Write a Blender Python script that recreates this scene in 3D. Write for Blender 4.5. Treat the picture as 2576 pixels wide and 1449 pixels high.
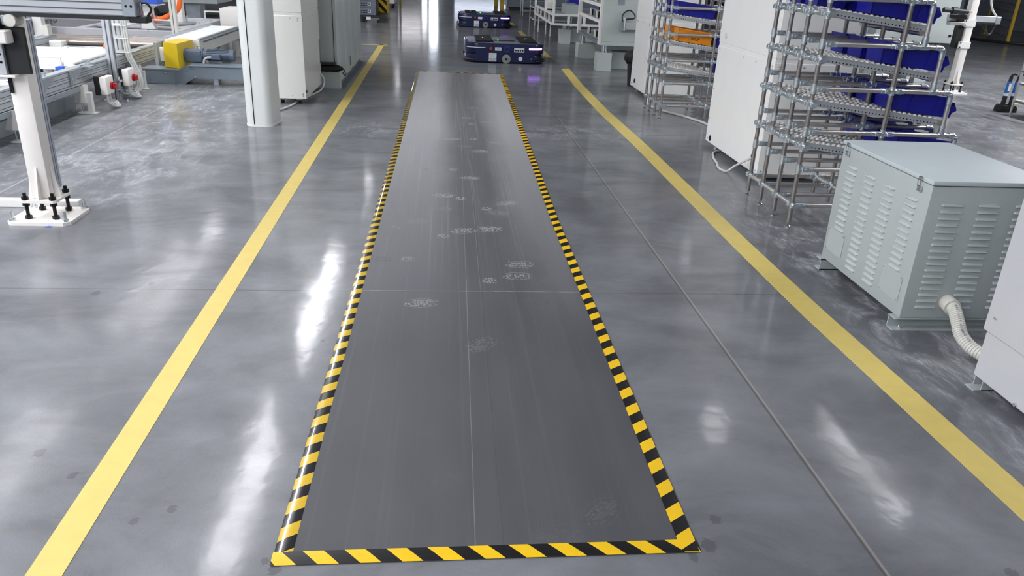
import bpy, bmesh, math, random
from mathutils import Vector, Matrix
random.seed(7)
S = bpy.context.scene
for o in list(bpy.data.objects):
    bpy.data.objects.remove(o)

# ------------------------------------------------------------------ camera
cam_d = bpy.data.cameras.new('camera')
cam = bpy.data.objects.new('camera', cam_d)
S.collection.objects.link(cam)
S.camera = cam
PITCH, ROLL, YAW, HCAM = 0.39994428, 0.04646165, -0.09646122, 1.45
cp, sp, cr, sr, cy, sy = (math.cos(PITCH), math.sin(PITCH), math.cos(ROLL), math.sin(ROLL), math.cos(YAW), math.sin(YAW))
Myaw = Matrix(((cy, sy, 0), (-sy, cy, 0), (0, 0, 1)))
Mbase = Matrix(((1, 0, 0), (0, 0, -1), (0, 1, 0)))
Mpit = Matrix(((1, 0, 0), (0, cp, -sp), (0, sp, cp)))
Mrol = Matrix(((cr, -sr, 0), (sr, cr, 0), (0, 0, 1)))
MC = Mrol @ Mpit @ Mbase @ Myaw           # world -> (right, down, forward)
rot = Matrix((MC[0], -MC[1], -MC[2])).transposed()
cam.matrix_world = Matrix.Translation((0, 0, HCAM)) @ rot.to_4x4()
cam_d.sensor_fit = 'HORIZONTAL'
cam_d.sensor_width = 36.0
cam_d.lens = 1948.74 / 2576 * 36.0
cam_d.clip_start = 0.05
cam_d.clip_end = 200

# ------------------------------------------------------------------ world, view
w = bpy.data.worlds.new('world'); S.world = w; w.use_nodes = True
w.node_tree.nodes['Background'].inputs[0].default_value = (0.80, 0.90, 1.0, 1)
w.node_tree.nodes['Background'].inputs[1].default_value = 0.3
S.view_settings.view_transform = 'Standard'
S.view_settings.look = 'None'
S.view_settings.gamma = 1.0
S.view_settings.use_curve_mapping = False
S.view_settings.exposure = 0.30
LAMP_Z = 4.6
LAMP_POWER = 42.0
# unseen ceiling lamps: (x0, x1, y0, y1, strength factor, label)
LAMPS = [
    (-2.47, -2.22, 6.4, 10.4, 1.1), (-2.47, -2.22, 11.0, 16.0, 1.0), (-2.26, -2.12, 19.2, 22.3, 0.6),
    (-2.55, -2.42, 41.0, 43.0, 0.8), (-2.47, -2.22, -5.0, -0.6, 1.0), (-2.47, -2.22, 0.4, 5.2, 0.8),  # last two added near and behind the camera to light front faces
    (-7.85, -7.60, 14.0, 16.2, 0.2), (-7.85, -7.75, 28.6, 29.4, 0.5), (-5.6, -5.1, 0.2, 5.4, 1.5), (-8.4, -7.9, 0.2, 5.4, 1.8),  # last two added for light alone, too near to streak the floor
    (-5.6, -5.1, 7.4, 10.6, 0.28), (-5.7, -5.0, 12.2, 16.4, 0.22), (-5.45, -5.2, 17.0, 18.2, 0.4),
    (-5.6, -5.1, -6.5, -1.0, 1.6), (-10.0, -9.5, -6.5, 0.0, 2.2), (5.55, 5.70, 7.2, 9.4, 0.6), (5.5, 5.66, 15.6, 16.6, 0.4), (5.5, 5.66, 24.0, 25.0, 0.4),  # first two added behind the camera to brighten fronts on the left
    (3.85, 4.00, 8.9, 9.6, 0.55), (5.4, 5.8, 0.5, 5.0, 0.5), (-11.0, -10.5, 8.0, 14.0, 1.5), (-11.0, -10.5, 18.0, 24.0, 0.8), (10.5, 11.0, 3.0, 12.0, 2.8),  # second and last added to brighten right-facing sides and the far right floor
]

# ------------------------------------------------------------------ materials
def srgb(r, g, b):
    f = lambda c: (c / 255 / 12.92) if c / 255 <= 0.04045 else ((c / 255 + 0.055) / 1.055) ** 2.4
    return (f(r), f(g), f(b), 1)

class NT:
    """small node-tree helper"""
    def __init__(self, name):
        self.m = bpy.data.materials.new(name); self.m.use_nodes = True
        self.t = self.m.node_tree; self.t.nodes.clear()
        self.out = self.t.nodes.new('ShaderNodeOutputMaterial')
        self.p = self.t.nodes.new('ShaderNodeBsdfPrincipled')
        self.t.links.new(self.p.outputs[0], self.out.inputs[0])
        self.co = self.t.nodes.new('ShaderNodeTexCoord').outputs['Object']
    def n(self, kind, **kw):
        nd = self.t.nodes.new(kind)
        for k, v in kw.items(): setattr(nd, k, v)
        return nd
    def set(self, sock, v):
        if hasattr(v, 'links') and hasattr(v, 'is_output'): self.t.links.new(v, sock)
        else: sock.default_value = v
    def math(self, op, a, b=None, c=None, clamp=False):
        nd = self.n('ShaderNodeMath', operation=op); nd.use_clamp = clamp
        self.set(nd.inputs[0], a)
        if b is not None: self.set(nd.inputs[1], b)
        if c is not None: self.set(nd.inputs[2], c)
        return nd.outputs[0]
    def noise(self, scale, detail=4, rough=0.6, stretch=(1, 1, 1), dist=0.0, loc=(0, 0, 0)):
        mp = self.n('ShaderNodeMapping'); mp.inputs['Scale'].default_value = stretch; mp.inputs['Location'].default_value = loc
        self.t.links.new(self.co, mp.inputs[0])
        nz = self.n('ShaderNodeTexNoise'); nz.inputs['Scale'].default_value = scale
        nz.inputs['Detail'].default_value = detail; nz.inputs['Roughness'].default_value = rough
        nz.inputs['Distortion'].default_value = dist
        self.t.links.new(mp.outputs[0], nz.inputs['Vector'])
        return nz.outputs[0]
    def ramp(self, fac, a, b, lo=0.0, hi=1.0):
        nd = self.n('ShaderNodeMapRange'); nd.clamp = True
        self.set(nd.inputs[0], fac)
        for i, v in enumerate((a, b, lo, hi)): nd.inputs[i + 1].default_value = v
        return nd.outputs[0]
    def mix(self, fac, a, b, blend='MIX'):
        nd = self.n('ShaderNodeMix', data_type='RGBA', blend_type=blend)
        self.set(nd.inputs[0], fac); self.set(nd.inputs[6], a); self.set(nd.inputs[7], b)
        return nd.outputs[2]
    def xyz(self):
        nd = self.n('ShaderNodeSeparateXYZ'); self.t.links.new(self.co, nd.inputs[0]); return nd.outputs
    def band(self, v, lo, hi, soft):
        return self.math('MULTIPLY', self.ramp(v, lo - soft, lo + soft), self.ramp(v, hi - soft, hi + soft, 1, 0))

def mat(name, rgb, rough=0.5, metal=0.0, coat=0.0, var=0.06, vscale=6.0, emit=None, spec=0.5, stretch=(1, 1, 1), rvar=0.008):
    k = NT(name)
    base = srgb(*rgb)
    nz = k.noise(vscale, 5, 0.6, stretch)
    dark = tuple(c * (1 - var) for c in base[:3]) + (1,)
    lite = tuple(min(1, c * (1 + var)) for c in base[:3]) + (1,)
    k.set(k.p.inputs['Base Color'], k.mix(k.ramp(nz, 0.3, 0.7), dark, lite))
    k.set(k.p.inputs['Roughness'], k.ramp(nz, 0.2, 0.8, max(0.02, rough - rvar), min(1, rough + rvar)))
    k.p.inputs['Metallic'].default_value = metal
    k.p.inputs['Specular IOR Level'].default_value = spec
    k.p.inputs['Coat Weight'].default_value = coat
    k.p.inputs['Coat Roughness'].default_value = 0.08
    if emit:
        k.p.inputs['Emission Color'].default_value = srgb(*emit[0]); k.p.inputs['Emission Strength'].default_value = emit[1]
    return k.m

# --- floor: sealed grey concrete, mottled, with saw joints and dusty patches
def floor_material():
    k = NT('sealed_concrete'); x, y, z = k.xyz()
    big = k.noise(0.55, 5, 0.62, (1, 0.8, 1), 0.6)
    mid = k.noise(2.3, 6, 0.65, (0.8, 1.3, 1), 0.4, (3, 1, 0))
    fine = k.noise(240, 2, 0.5)
    grit = k.noise(60, 3, 0.7)
    col = k.mix(k.ramp(big, 0.32, 0.68), srgb(84, 86, 89), srgb(114, 116, 119))
    col = k.mix(k.math('MULTIPLY', k.ramp(mid, 0.42, 0.72), 0.5), col, srgb(138, 141, 147))
    col = k.mix(k.math('MULTIPLY', k.ramp(mid, 0.46, 0.25), 0.5), col, srgb(72, 75, 81))
    col = k.mix(k.math('MULTIPLY', k.ramp(fine, 0.40, 0.2), 0.35), col, srgb(70, 72, 76))
    col = k.mix(k.math('MULTIPLY', k.ramp(fine, 0.62, 0.8), 0.25), col, srgb(165, 168, 172))
    # dust: right, beside the machines; left, in front of the conveyor; two pale cross bands
    d1 = k.noise(3.2, 8, 0.72, (1.6, 0.8, 1), 1.2, (5, 2, 0))
    d2 = k.noise(14, 6, 0.75, (2.2, 0.7, 1), 0.8)
    dn = k.math('MULTIPLY', k.ramp(d1, 0.46, 0.66), k.ramp(d2, 0.35, 0.65))
    areaR = k.math('MULTIPLY', k.band(x, 1.86, 3.2, 0.10), k.band(y, 1.2, 5.3, 0.5))
    areaL = k.math('MAXIMUM', k.math('MULTIPLY', k.band(x, -5.0, -1.7, 0.35), k.band(y, 4.6, 9.6, 0.5)), k.math('MULTIPLY', k.band(x, 3.6, 11.0, 0.5), k.math('MULTIPLY', k.band(y, 5.0, 13.0, 1.0), 0.8)))
    nb = k.noise(1.2, 4, 0.6, (1, 0.6, 1), 0.3, (1, 7, 0))
    yb = k.math('ADD', y, k.math('MULTIPLY', k.math('SUBTRACT', nb, 0.5), 0.5))
    bandc = k.math('MULTIPLY', k.band(yb, 6.75, 7.45, 0.15), k.band(x, -1.0, 2.0, 0.25))
    area = k.math('MAXIMUM', areaR, k.math('MAXIMUM', k.math('MULTIPLY', areaL, 1.0), k.math('MULTIPLY', bandc, 0.8)))
    dust = k.math('MULTIPLY', dn, area)
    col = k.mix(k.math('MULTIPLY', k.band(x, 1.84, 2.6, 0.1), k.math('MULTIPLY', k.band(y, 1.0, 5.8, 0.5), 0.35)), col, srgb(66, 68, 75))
    col = k.mix(k.math('MULTIPLY', dust, 0.75), col, srgb(196, 199, 204))
    # small dark spills
    vz = k.n('ShaderNodeTexVoronoi'); vz.inputs['Scale'].default_value = 1.15
    mp = k.n('ShaderNodeMapping'); k.t.links.new(k.co, mp.inputs[0])
    wob = k.noise(9, 3, 0.6)
    k.t.links.new(mp.outputs[0], vz.inputs['Vector'])
    dd = k.math('ADD', vz.outputs['Distance'], k.math('MULTIPLY', k.math('SUBTRACT', wob, 0.5), 0.05))
    col = k.mix(k.math('MULTIPLY', k.ramp(dd, 0.03, 0.02), 0.35), col, srgb(70, 72, 76))
    # dark spills with ragged edges
    for sx_, sy_, sr_ in [(0.784, 1.73, 0.018), (0.73, 1.625, 0.024), (0.676, 1.584, 0.016), (-0.748, 1.814, 0.014), (-0.834, 1.766, 0.013), (-1.079, 1.973, 0.014), (-0.419, 1.572, 0.018), (-0.451, 1.601, 0.012), (1.52, 1.49, 0.02), (-1.348, 3.431, 0.016), (-1.547, 3.311, 0.02), (-1.225, 2.089, 0.02), (-0.483, 2.851, 0.012)]:
        dx_ = k.math('SUBTRACT', x, sx_); dy_ = k.math('MULTIPLY', k.math('SUBTRACT', y, sy_), 0.8)
        ds = k.math('SQRT', k.math('ADD', k.math('MULTIPLY', dx_, dx_), k.math('MULTIPLY', dy_, dy_)))
        ds = k.math('ADD', ds, k.math('MULTIPLY', k.math('SUBTRACT', grit, 0.5), 0.035))
        col = k.mix(k.math('MULTIPLY', k.ramp(ds, sr_, sr_ * 0.8), 0.55), col, srgb(58, 60, 63))
    # joints
    def jline(v, width, soft=0.002):
        return k.ramp(k.math('ABSOLUTE', v), width, width + soft, 1, 0)
    xl = k.math('SUBTRACT', x, k.math('SUBTRACT', 1.175, k.math('MULTIPLY', y, 0.0045)))
    jx = jline(xl, 0.004); jx2 = jline(k.math('SUBTRACT', xl, 0.009), 0.003, 0.003)
    xl3 = jline(k.math('SUBTRACT', x, -2.72), 0.005, 0.004)
    yl = k.math('SUBTRACT', y, 3.362); jy = jline(yl, 0.003)
    jy2 = jline(k.math('SUBTRACT', y, 7.102), 0.004, 0.004); jy3 = jline(k.math('SUBTRACT', y, 15.36), 0.006, 0.006)
    jd = k.math('MAXIMUM', k.math('MAXIMUM', jx, jy), k.math('MAXIMUM', jy2, jy3))
    col = k.mix(k.math('MULTIPLY', jd, 0.75), col, srgb(64, 63, 62))
    col = k.mix(k.math('MULTIPLY', jx2, 0.45), col, srgb(165, 158, 148))
    col = k.mix(k.math('MULTIPLY', xl3, 0.28), col, srgb(205, 207, 210))
    k.set(k.p.inputs['Base Color'], col)
    k.set(k.p.inputs['Roughness'], k.math('ADD', k.ramp(mid, 0.3, 0.7, 0.56, 0.46), k.math('MULTIPLY', dust, 0.3)))
    k.p.inputs['Specular IOR Level'].default_value = 0.5
    k.set(k.p.inputs['Coat Weight'], k.math('SUBTRACT', 0.45, k.math('MULTIPLY', dust, 0.35), clamp=True))
    k.set(k.p.inputs['Coat Roughness'], k.ramp(mid, 0.3, 0.7, 0.145, 0.085))
    k.p.inputs['Coat IOR'].default_value = 1.5
    bp = k.n('ShaderNodeBump'); bp.inputs['Strength'].default_value = 0.05; bp.inputs['Distance'].default_value = 0.02
    k.set(bp.inputs['Height'], k.noise(7, 3, 0.5)); k.t.links.new(bp.outputs[0], k.p.inputs['Coat Normal'])
    bp2 = k.n('ShaderNodeBump'); bp2.inputs['Strength'].default_value = 0.25; bp2.inputs['Distance'].default_value = 0.004
    k.set(bp2.inputs['Height'], grit); k.t.links.new(bp2.outputs[0], k.p.inputs['Normal'])
    return k.m

def sheet_material():
    k = NT('worn_grey_sheet'); x, y, z = k.xyz()
    st = k.noise(9, 6, 0.65, (1.6, 0.10, 1), 0.2)
    st2 = k.noise(22, 6, 0.7, (2.2, 0.014, 1), 0.05, (2, 0, 0))
    big = k.noise(0.9, 4, 0.6, (1.4, 0.45, 1), 0.4, (4, 4, 0))
    fine = k.noise(260, 2, 0.5)
    far = k.ramp(y, 2.8, 8.0)
    col = k.mix(k.ramp(big, 0.3, 0.7), srgb(66, 67, 70), srgb(80, 81, 84))
    col = k.mix(k.math('MULTIPLY', k.ramp(st, 0.45, 0.75), 0.16), col, srgb(104, 105, 109))
    col = k.mix(k.math('MULTIPLY', k.ramp(st2, 0.55, 0.75), k.ramp(y, 2, 7, 0.05, 0.5)), col, srgb(168, 168, 170))
    # dust plus painted grazing sheen far off, cleaner down the middle where wheels run
    mid = k.band(k.math('ADD', x, k.math('MULTIPLY', k.math('SUBTRACT', big, 0.5), 0.25)), 0.02, 0.42, 0.10)
    dust = k.math('MULTIPLY', far, k.math('SUBTRACT', 1.0, k.math('MULTIPLY', mid, 0.78)))
    col = k.mix(k.math('MULTIPLY', dust, 0.8), col, srgb(178, 178, 180))
    col = k.mix(k.math('MULTIPLY', k.ramp(fine, 0.42, 0.2), 0.3), col, srgb(66, 67, 70))
    def line(cx, slope, wd, soft, amp):
        wv = k.math('MULTIPLY', k.math('SUBTRACT', k.noise(1.6, 3, 0.6, (0.1, 1, 1), 0, (cx * 9, 0, 0)), 0.5), amp)
        v = k.math('SUBTRACT', k.math('SUBTRACT', x, wv), k.math('ADD', cx, k.math('MULTIPLY', y, slope)))
        return k.ramp(k.math('ABSOLUTE', v), wd, wd + soft, 1, 0)
    col = k.mix(k.math('MULTIPLY', line(0.075, 0.0105, 0.0003, 0.0014, 0.008), 0.33), col, srgb(172, 172, 176))
    col = k.mix(k.math('MULTIPLY', line(0.155, 0.0065, 0.0004, 0.0016, 0.010), k.ramp(y, 3.0, 3.8, 0.0, 0.35)), col, srgb(165, 165, 170))
    col = k.mix(k.math('MULTIPLY', line(0.159, 0.0065, 0.0006, 0.0016, 0.010), 0.55), col, srgb(60, 60, 64))
    jy = k.ramp(k.math('ABSOLUTE', k.math('SUBTRACT', y, 3.368)), 0.0018, 0.004, 1, 0)
    jy2 = k.ramp(k.math('ABSOLUTE', k.math('SUBTRACT', y, 3.360)), 0.0014, 0.003, 1, 0)
    col = k.mix(k.math('MULTIPLY', jy, k.ramp(st, 0.35, 0.6, 0.1, 0.5)), col, srgb(176, 176, 180))
    col = k.mix(k.math('MULTIPLY', jy2, 0.4), col, srgb(62, 62, 66))
    k.set(k.p.inputs['Base Color'], col)
    k.set(k.p.inputs['Roughness'], k.ramp(st, 0.3, 0.7, 0.48, 0.6))
    k.p.inputs['Specular IOR Level'].default_value = 0.35
    return k.m

M = {}
M['floor'] = floor_material()
M['sheet'] = sheet_material()
M['yellow_tape'] = mat('yellow_floor_tape', (206, 185, 102), 0.5, var=0.05, vscale=14)
M['haz_yellow'] = mat('hazard_yellow', (226, 184, 20), 0.35, var=0.04)
M['haz_black'] = mat('hazard_black', (18, 17, 18), 0.35, var=0.1)
M['haz_yellow_gloss'] = mat('glossy_hazard_yellow', (206, 172, 44), 0.2, coat=1.0, var=0.03)
M['haz_black_gloss'] = mat('glossy_hazard_black', (26, 25, 28), 0.2, coat=1.0, var=0.1)
for q in ('haz_yellow_gloss', 'haz_black_gloss'): M[q].node_tree.nodes['Principled BSDF'].inputs['Coat Roughness'].default_value = 0.03
M['footprint'] = mat('shoe_dust', (138, 139, 142), 0.9, var=0.12, vscale=60)
M['footprint_ghost'] = mat('ghost_shoe_dust', (84, 85, 88), 0.9, var=0.1, vscale=60)
M['footprint_faint'] = mat('faint_shoe_dust', (100, 101, 104), 0.9, var=0.1, vscale=60)
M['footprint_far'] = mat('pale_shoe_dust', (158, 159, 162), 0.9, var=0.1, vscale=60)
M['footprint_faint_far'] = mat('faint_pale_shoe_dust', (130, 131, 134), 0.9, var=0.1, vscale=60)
M['ceiling'] = mat('ceiling_grey', (180, 184, 191), 0.8)
M['wall'] = mat('wall_grey', (168, 172, 178), 0.7)
M['wall_dark'] = mat('wall_dark_grey', (120, 126, 134), 0.7)
M['white'] = mat('white_paint', (226, 226, 222), 0.32, var=0.02)
M['cream'] = mat('cream_paint', (236, 232, 226), 0.4, var=0.03)
M['cab_white'] = mat('cabinet_white', (236, 236, 232), 0.28, coat=0.3, var=0.015)
M['cab_side'] = mat('cabinet_pale_grey', (218, 218, 212), 0.3, coat=0.4, var=0.015)
M['grey_green'] = mat('grey_green_paint', (176, 184, 180), 0.38, var=0.03)
M['gc'] = mat('transformer_grey', (162, 170, 169), 0.4, var=0.02, vscale=30)
M['gc_lid'] = mat('lid_blue_grey', (178, 188, 190), 0.5, var=0.02, vscale=12)
M['pale'] = mat('pale_lilac_grey', (182, 184, 187), 0.45, var=0.02)
M['dark'] = mat('black_plastic', (24, 25, 28), 0.45, var=0.15)
M['rubber'] = mat('black_rubber', (16, 16, 17), 0.7, var=0.2)
M['hole'] = mat('dark_gap', (10, 10, 11), 0.9)
M['blacksteel'] = mat('black_oxide_steel', (34, 33, 34), 0.4, metal=0.6, var=0.2)
M['steel'] = mat('pipe_steel_lit', (206, 201, 197), 0.32, metal=0.82, var=0.06, stretch=(1, 1, 1))  # lightened base paints in the highlight along the pipe tops
M['steel_post'] = mat('upright_steel_unlit', (160, 155, 151), 0.3, metal=0.85, var=0.06)  # darker copy of the same pipe steel, painted highlight left out
M['chrome'] = mat('bright_steel', (205, 208, 210), 0.18, metal=1.0, var=0.05)
M['zinc'] = mat('zinc_plated', (214, 222, 225), 0.26, metal=0.88, var=0.16, vscale=40)
M['alu'] = mat('aluminium_profile', (192, 196, 200), 0.36, metal=0.45, var=0.04)
M['alu_dark'] = mat('profile_groove', (92, 95, 100), 0.5, metal=0.5)
M['galv'] = mat('galvanised_sheet', (158, 166, 172), 0.38, metal=0.5, var=0.14, vscale=9)
M['duct'] = mat('duct_blue_grey', (120, 132, 142), 0.4, metal=0.25, var=0.06)
M['roller'] = mat('roller_plastic', (226, 223, 217), 0.5, var=0.1, vscale=40)
M['bin_blue'] = mat('bin_blue', (22, 26, 142), 0.4, var=0.06)
M['bin_orange'] = mat('bin_orange', (226, 142, 22), 0.42, var=0.05)
M['crate_grey'] = mat('crate_grey', (104, 110, 122), 0.5, var=0.05)
M['agv_blue'] = mat('vehicle_navy', (18, 27, 72), 0.32, coat=0.3, var=0.05)
M['agv_dark'] = mat('vehicle_dark_skirt', (14, 18, 40), 0.45, var=0.1)
M['agv_top'] = mat('vehicle_top_grey', (124, 128, 138), 0.35, var=0.04)
M['label'] = mat('label_white', (224, 228, 234), 0.5, var=0.02)
M['ink'] = mat('ink_black', (20, 20, 24), 0.6)
M['red'] = mat('red_plastic', (178, 30, 34), 0.35)
M['agvred'] = mat('dull_red_button', (186, 66, 40), 0.35)
M['blue'] = mat('blue_plastic', (38, 88, 190), 0.4)
M['toolblue'] = mat('tool_blue', (30, 110, 190), 0.4)
M['ringblue'] = mat('button_ring_blue', (40, 52, 170), 0.35)
M['orange'] = mat('orange_hose', (246, 110, 34), 0.4)
M['pink'] = mat('pink_wrap', (222, 84, 130), 0.5, var=0.2, vscale=40)
M['yellow'] = mat('machine_yellow', (232, 200, 36), 0.35)
M['post_yellow'] = mat('post_yellow', (196, 164, 44), 0.45, var=0.1)
M['motor'] = mat('motor_grey', (84, 98, 114), 0.4, var=0.08)
M['cable'] = mat('grey_cable', (196, 197, 194), 0.5)
M['hose'] = mat('hose_ivory', (204, 203, 194), 0.45)
M['backing'] = mat('backing_blue_grey', (176, 184, 198), 0.4, var=0.02)
M['roller_steel'] = mat('brown_roller_steel', (158, 148, 140), 0.3, metal=0.5, var=0.1)
M['hose_groove'] = mat('hose_groove_grey', (138, 137, 132), 0.5)
M['tyre'] = mat('olive_grey_tyre', (146, 146, 128), 0.5)
M['belt'] = mat('white_belt', (240, 241, 242), 0.5, var=0.01)
M['column'] = mat('column_white', (214, 218, 215), 0.3, coat=0.2, var=0.01)
M['violet'] = mat('violet_lamp', (190, 150, 255), 0.4, emit=((176, 118, 255), 4.5))
M['led'] = mat('green_led', (60, 255, 120), 0.4, emit=((40, 255, 110), 12.0))
M['lamp'] = mat('lamp_diffuser', (250, 250, 250), 0.5, emit=((250, 250, 255), LAMP_POWER))
M['day'] = mat('daylight_pane', (240, 245, 255), 0.5, emit=((232, 240, 255), 14.0))
M['day2'] = mat('dim_daylight_pane', (220, 230, 245), 0.5, emit=((224, 232, 250), 6.0))
M['day3'] = mat('dull_daylight_pane', (220, 226, 240), 0.5, emit=((236, 232, 236), 5.0))

# ------------------------------------------------------------------ mesh builder
class MB:
    def __init__(self): self.bm = bmesh.new(); self.mi = 0
    def _tagf(self, before):
        for f in self.bm.faces:
            if f.index < 0 or f not in before: f.material_index = self.mi
    def _add(self, bm2):
        me = bpy.data.meshes.new('tmp'); bm2.to_mesh(me); bm2.free()
        n0 = len(self.bm.faces); self.bm.from_mesh(me); bpy.data.meshes.remove(me)
        self.bm.faces.ensure_lookup_table()
        for i in range(n0, len(self.bm.faces)): self.bm.faces[i].material_index = self.mi
        return self
    def box(self, x0, x1, y0, y1, z0, z1, bev=0.0, seg=1, rot=None, piv=None):
        b = bmesh.new()
        mtx = Matrix.Translation(((x0 + x1) / 2, (y0 + y1) / 2, (z0 + z1) / 2)) @ Matrix.Diagonal((abs(x1 - x0), abs(y1 - y0), abs(z1 - z0), 1))
        bmesh.ops.create_cube(b, size=1, matrix=mtx)
        if bev: bmesh.ops.bevel(b, geom=list(b.edges), offset=bev, segments=seg, profile=0.5, affect='EDGES', clamp_overlap=True)
        if rot is not None:
            pv = Vector(piv) if piv else Vector(((x0 + x1) / 2, (y0 + y1) / 2, (z0 + z1) / 2))
            bmesh.ops.transform(b, matrix=Matrix.Translation(pv) @ rot.to_4x4() @ Matrix.Translation(-pv), verts=b.verts)
        return self._add(b)
    def cyl(self, p0, p1, r, n=16, r2=None, caps=True):
        p0, p1 = Vector(p0), Vector(p1); d = p1 - p0
        b = bmesh.new()
        bmesh.ops.create_cone(b, cap_ends=caps, cap_tris=False, segments=n, radius1=r, radius2=r if r2 is None else r2, depth=d.length)
        q = Vector((0, 0, 1)).rotation_difference(d.normalized())
        bmesh.ops.transform(b, matrix=Matrix.Translation((p0 + p1) / 2) @ q.to_matrix().to_4x4(), verts=b.verts)
        return self._add(b)
    def sph(self, c, r, sc=(1, 1, 1), u=12, v=8):
        b = bmesh.new(); bmesh.ops.create_uvsphere(b, u_segments=u, v_segments=v, radius=r)
        bmesh.ops.transform(b, matrix=Matrix.Translation(c) @ Matrix.Diagonal((*sc, 1)), verts=b.verts)
        return self._add(b)
    def tube(self, pts, r, n=8, radii=None):
        pts = [Vector(p) for p in pts]; b = bmesh.new(); rings = []
        t = (pts[1] - pts[0]).normalized(); up = Vector((0, 0, 1)) if abs(t.z) < 0.9 else Vector((1, 0, 0))
        nrm = t.cross(up).normalized()
        for i, p in enumerate(pts):
            t2 = (pts[min(i + 1, len(pts) - 1)] - pts[max(i - 1, 0)]).normalized()
            nrm = (nrm - t2 * nrm.dot(t2)).normalized(); bn = t2.cross(nrm)
            rr = radii[i] if radii else r
            rings.append([b.verts.new(p + (nrm * math.cos(a) + bn * math.sin(a)) * rr) for a in [2 * math.pi * k / n for k in range(n)]])
        for i in range(len(rings) - 1):
            for k in range(n): b.faces.new((rings[i][k], rings[i][(k + 1) % n], rings[i + 1][(k + 1) % n], rings[i + 1][k]))
        b.faces.new(rings[0][::-1]); b.faces.new(rings[-1])
        bmesh.ops.recalc_face_normals(b, faces=b.faces)
        return self._add(b)
    def prism(self, poly, axis, a, b_, bev=0.0):
        """poly of 2-D points extruded from a to b_ along axis: x->(y,z), y->(x,z), z->(x,y)"""
        def P(u, v, wv): return {'x': (wv, u, v), 'y': (u, wv, v), 'z': (u, v, wv)}[axis]
        b = bmesh.new()
        lo = [b.verts.new(P(u, v, a)) for u, v in poly]; hi = [b.verts.new(P(u, v, b_)) for u, v in poly]
        b.faces.new(lo); b.faces.new(hi)
        for i in range(len(poly)):
            j = (i + 1) % len(poly); b.faces.new((lo[i], lo[j], hi[j], hi[i]))
        bmesh.ops.recalc_face_normals(b, faces=b.faces)
        if bev: bmesh.ops.bevel(b, geom=list(b.edges), offset=bev, segments=2, profile=0.5, affect='EDGES', clamp_overlap=True)
        return self._add(b)
    def poly(self, pts):
        b = bmesh.new(); b.faces.new([b.verts.new(p) for p in pts]); return self._add(b)
    def hexa(self, v8):
        """bottom 4 then top 4 corners"""
        b = bmesh.new(); v = [b.verts.new(p) for p in v8]
        for q in ((3, 2, 1, 0), (4, 5, 6, 7), (0, 1, 5, 4), (1, 2, 6, 5), (2, 3, 7, 6), (3, 0, 4, 7)): b.faces.new([v[i] for i in q])
        bmesh.ops.recalc_face_normals(b, faces=b.faces)
        return self._add(b)
    def build(self, name, mats, parent=None, smooth=35, label=None):
        org = Vector((0, 0, 0)); p = parent
        while p is not None: org += p.location; p = p.parent
        if org.length: bmesh.ops.translate(self.bm, vec=-org, verts=self.bm.verts)
        me = bpy.data.meshes.new(name); self.bm.to_mesh(me); self.bm.free()
        for mm in (mats if isinstance(mats, (list, tuple)) else [mats]): me.materials.append(mm)
        if smooth:
            me.shade_smooth(); me.set_sharp_from_angle(angle=math.radians(smooth))
        o = bpy.data.objects.new(name, me); S.collection.objects.link(o)
        if parent is not None: o.parent = parent
        if label: o['label'] = label
        return o

def tag(o, label, cat, group=None, kind=None):
    if label: o['label'] = label
    if cat: o['category'] = cat
    if group: o['group'] = group
    if kind: o['kind'] = kind
    return o
def thing(name, label, cat, loc=(0, 0, 0), group=None):
    o = bpy.data.objects.new(name, None); S.collection.objects.link(o); o.location = loc; o.empty_display_size = 0.1
    return tag(o, label, cat, group)
def struct(name, mb, m, parent=None, label=None):
    o = mb.build(name, m, parent)
    if parent is None: o['kind'] = 'structure'
    if label: o['label'] = label
    return o
def copy_tree(src, loc, label=None, rotz=None):
    r = src.copy(); S.collection.objects.link(r); r.location = loc
    if label: r['label'] = label
    if rotz is not None: r.rotation_euler = (0, 0, rotz)
    for ch in list(src.children):
        c = ch.copy(); S.collection.objects.link(c); c.parent = r
        for g in list(ch.children):
            d = g.copy(); S.collection.objects.link(d); d.parent = c
    return r
def link_copy(src, parent, offset):
    c = src.copy(); S.collection.objects.link(c); c.parent = parent; c.location = offset; return c
def spline(pts, n=8):
    pts = [Vector(p) for p in pts]; out = []
    P = [2 * pts[0] - pts[1]] + pts + [2 * pts[-1] - pts[-2]]
    for i in range(1, len(P) - 2):
        for k in range(n):
            t = k / n; a, b, c, d = P[i - 1], P[i], P[i + 1], P[i + 2]
            out.append(0.5 * ((2 * b) + (c - a) * t + (2 * a - 5 * b + 4 * c - d) * t * t + (3 * b - a - 3 * c + d) * t ** 3))
    out.append(pts[-1]); return out
def text_mesh(name, body, size, pos, xdir, ydir, m, parent, depth=0.0006, align='CENTER'):
    """raised lettering; xdir = reading direction, ydir = up"""
    cu = bpy.data.curves.new('txt', 'FONT'); cu.body = body; cu.size = size; cu.align_x = align; cu.align_y = 'CENTER'; cu.extrude = depth
    cu.resolution_u = 2
    to = bpy.data.objects.new('txt', cu); S.collection.objects.link(to)
    dg = bpy.context.evaluated_depsgraph_get(); me = bpy.data.meshes.new_from_object(to.evaluated_get(dg))
    bpy.data.objects.remove(to); bpy.data.curves.remove(cu)
    xd, yd = Vector(xdir).normalized(), Vector(ydir).normalized(); zd = xd.cross(yd)
    org = Vector((0, 0, 0)); p = parent
    while p is not None: org += p.location; p = p.parent
    mt = Matrix((xd, yd, zd)).transposed().to_4x4(); mt.translation = Vector(pos) - org
    me.transform(mt); me.name = name; me.materials.clear(); me.materials.append(m)
    o = bpy.data.objects.new(name, me); S.collection.objects.link(o); o.parent = parent
    return o

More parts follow.
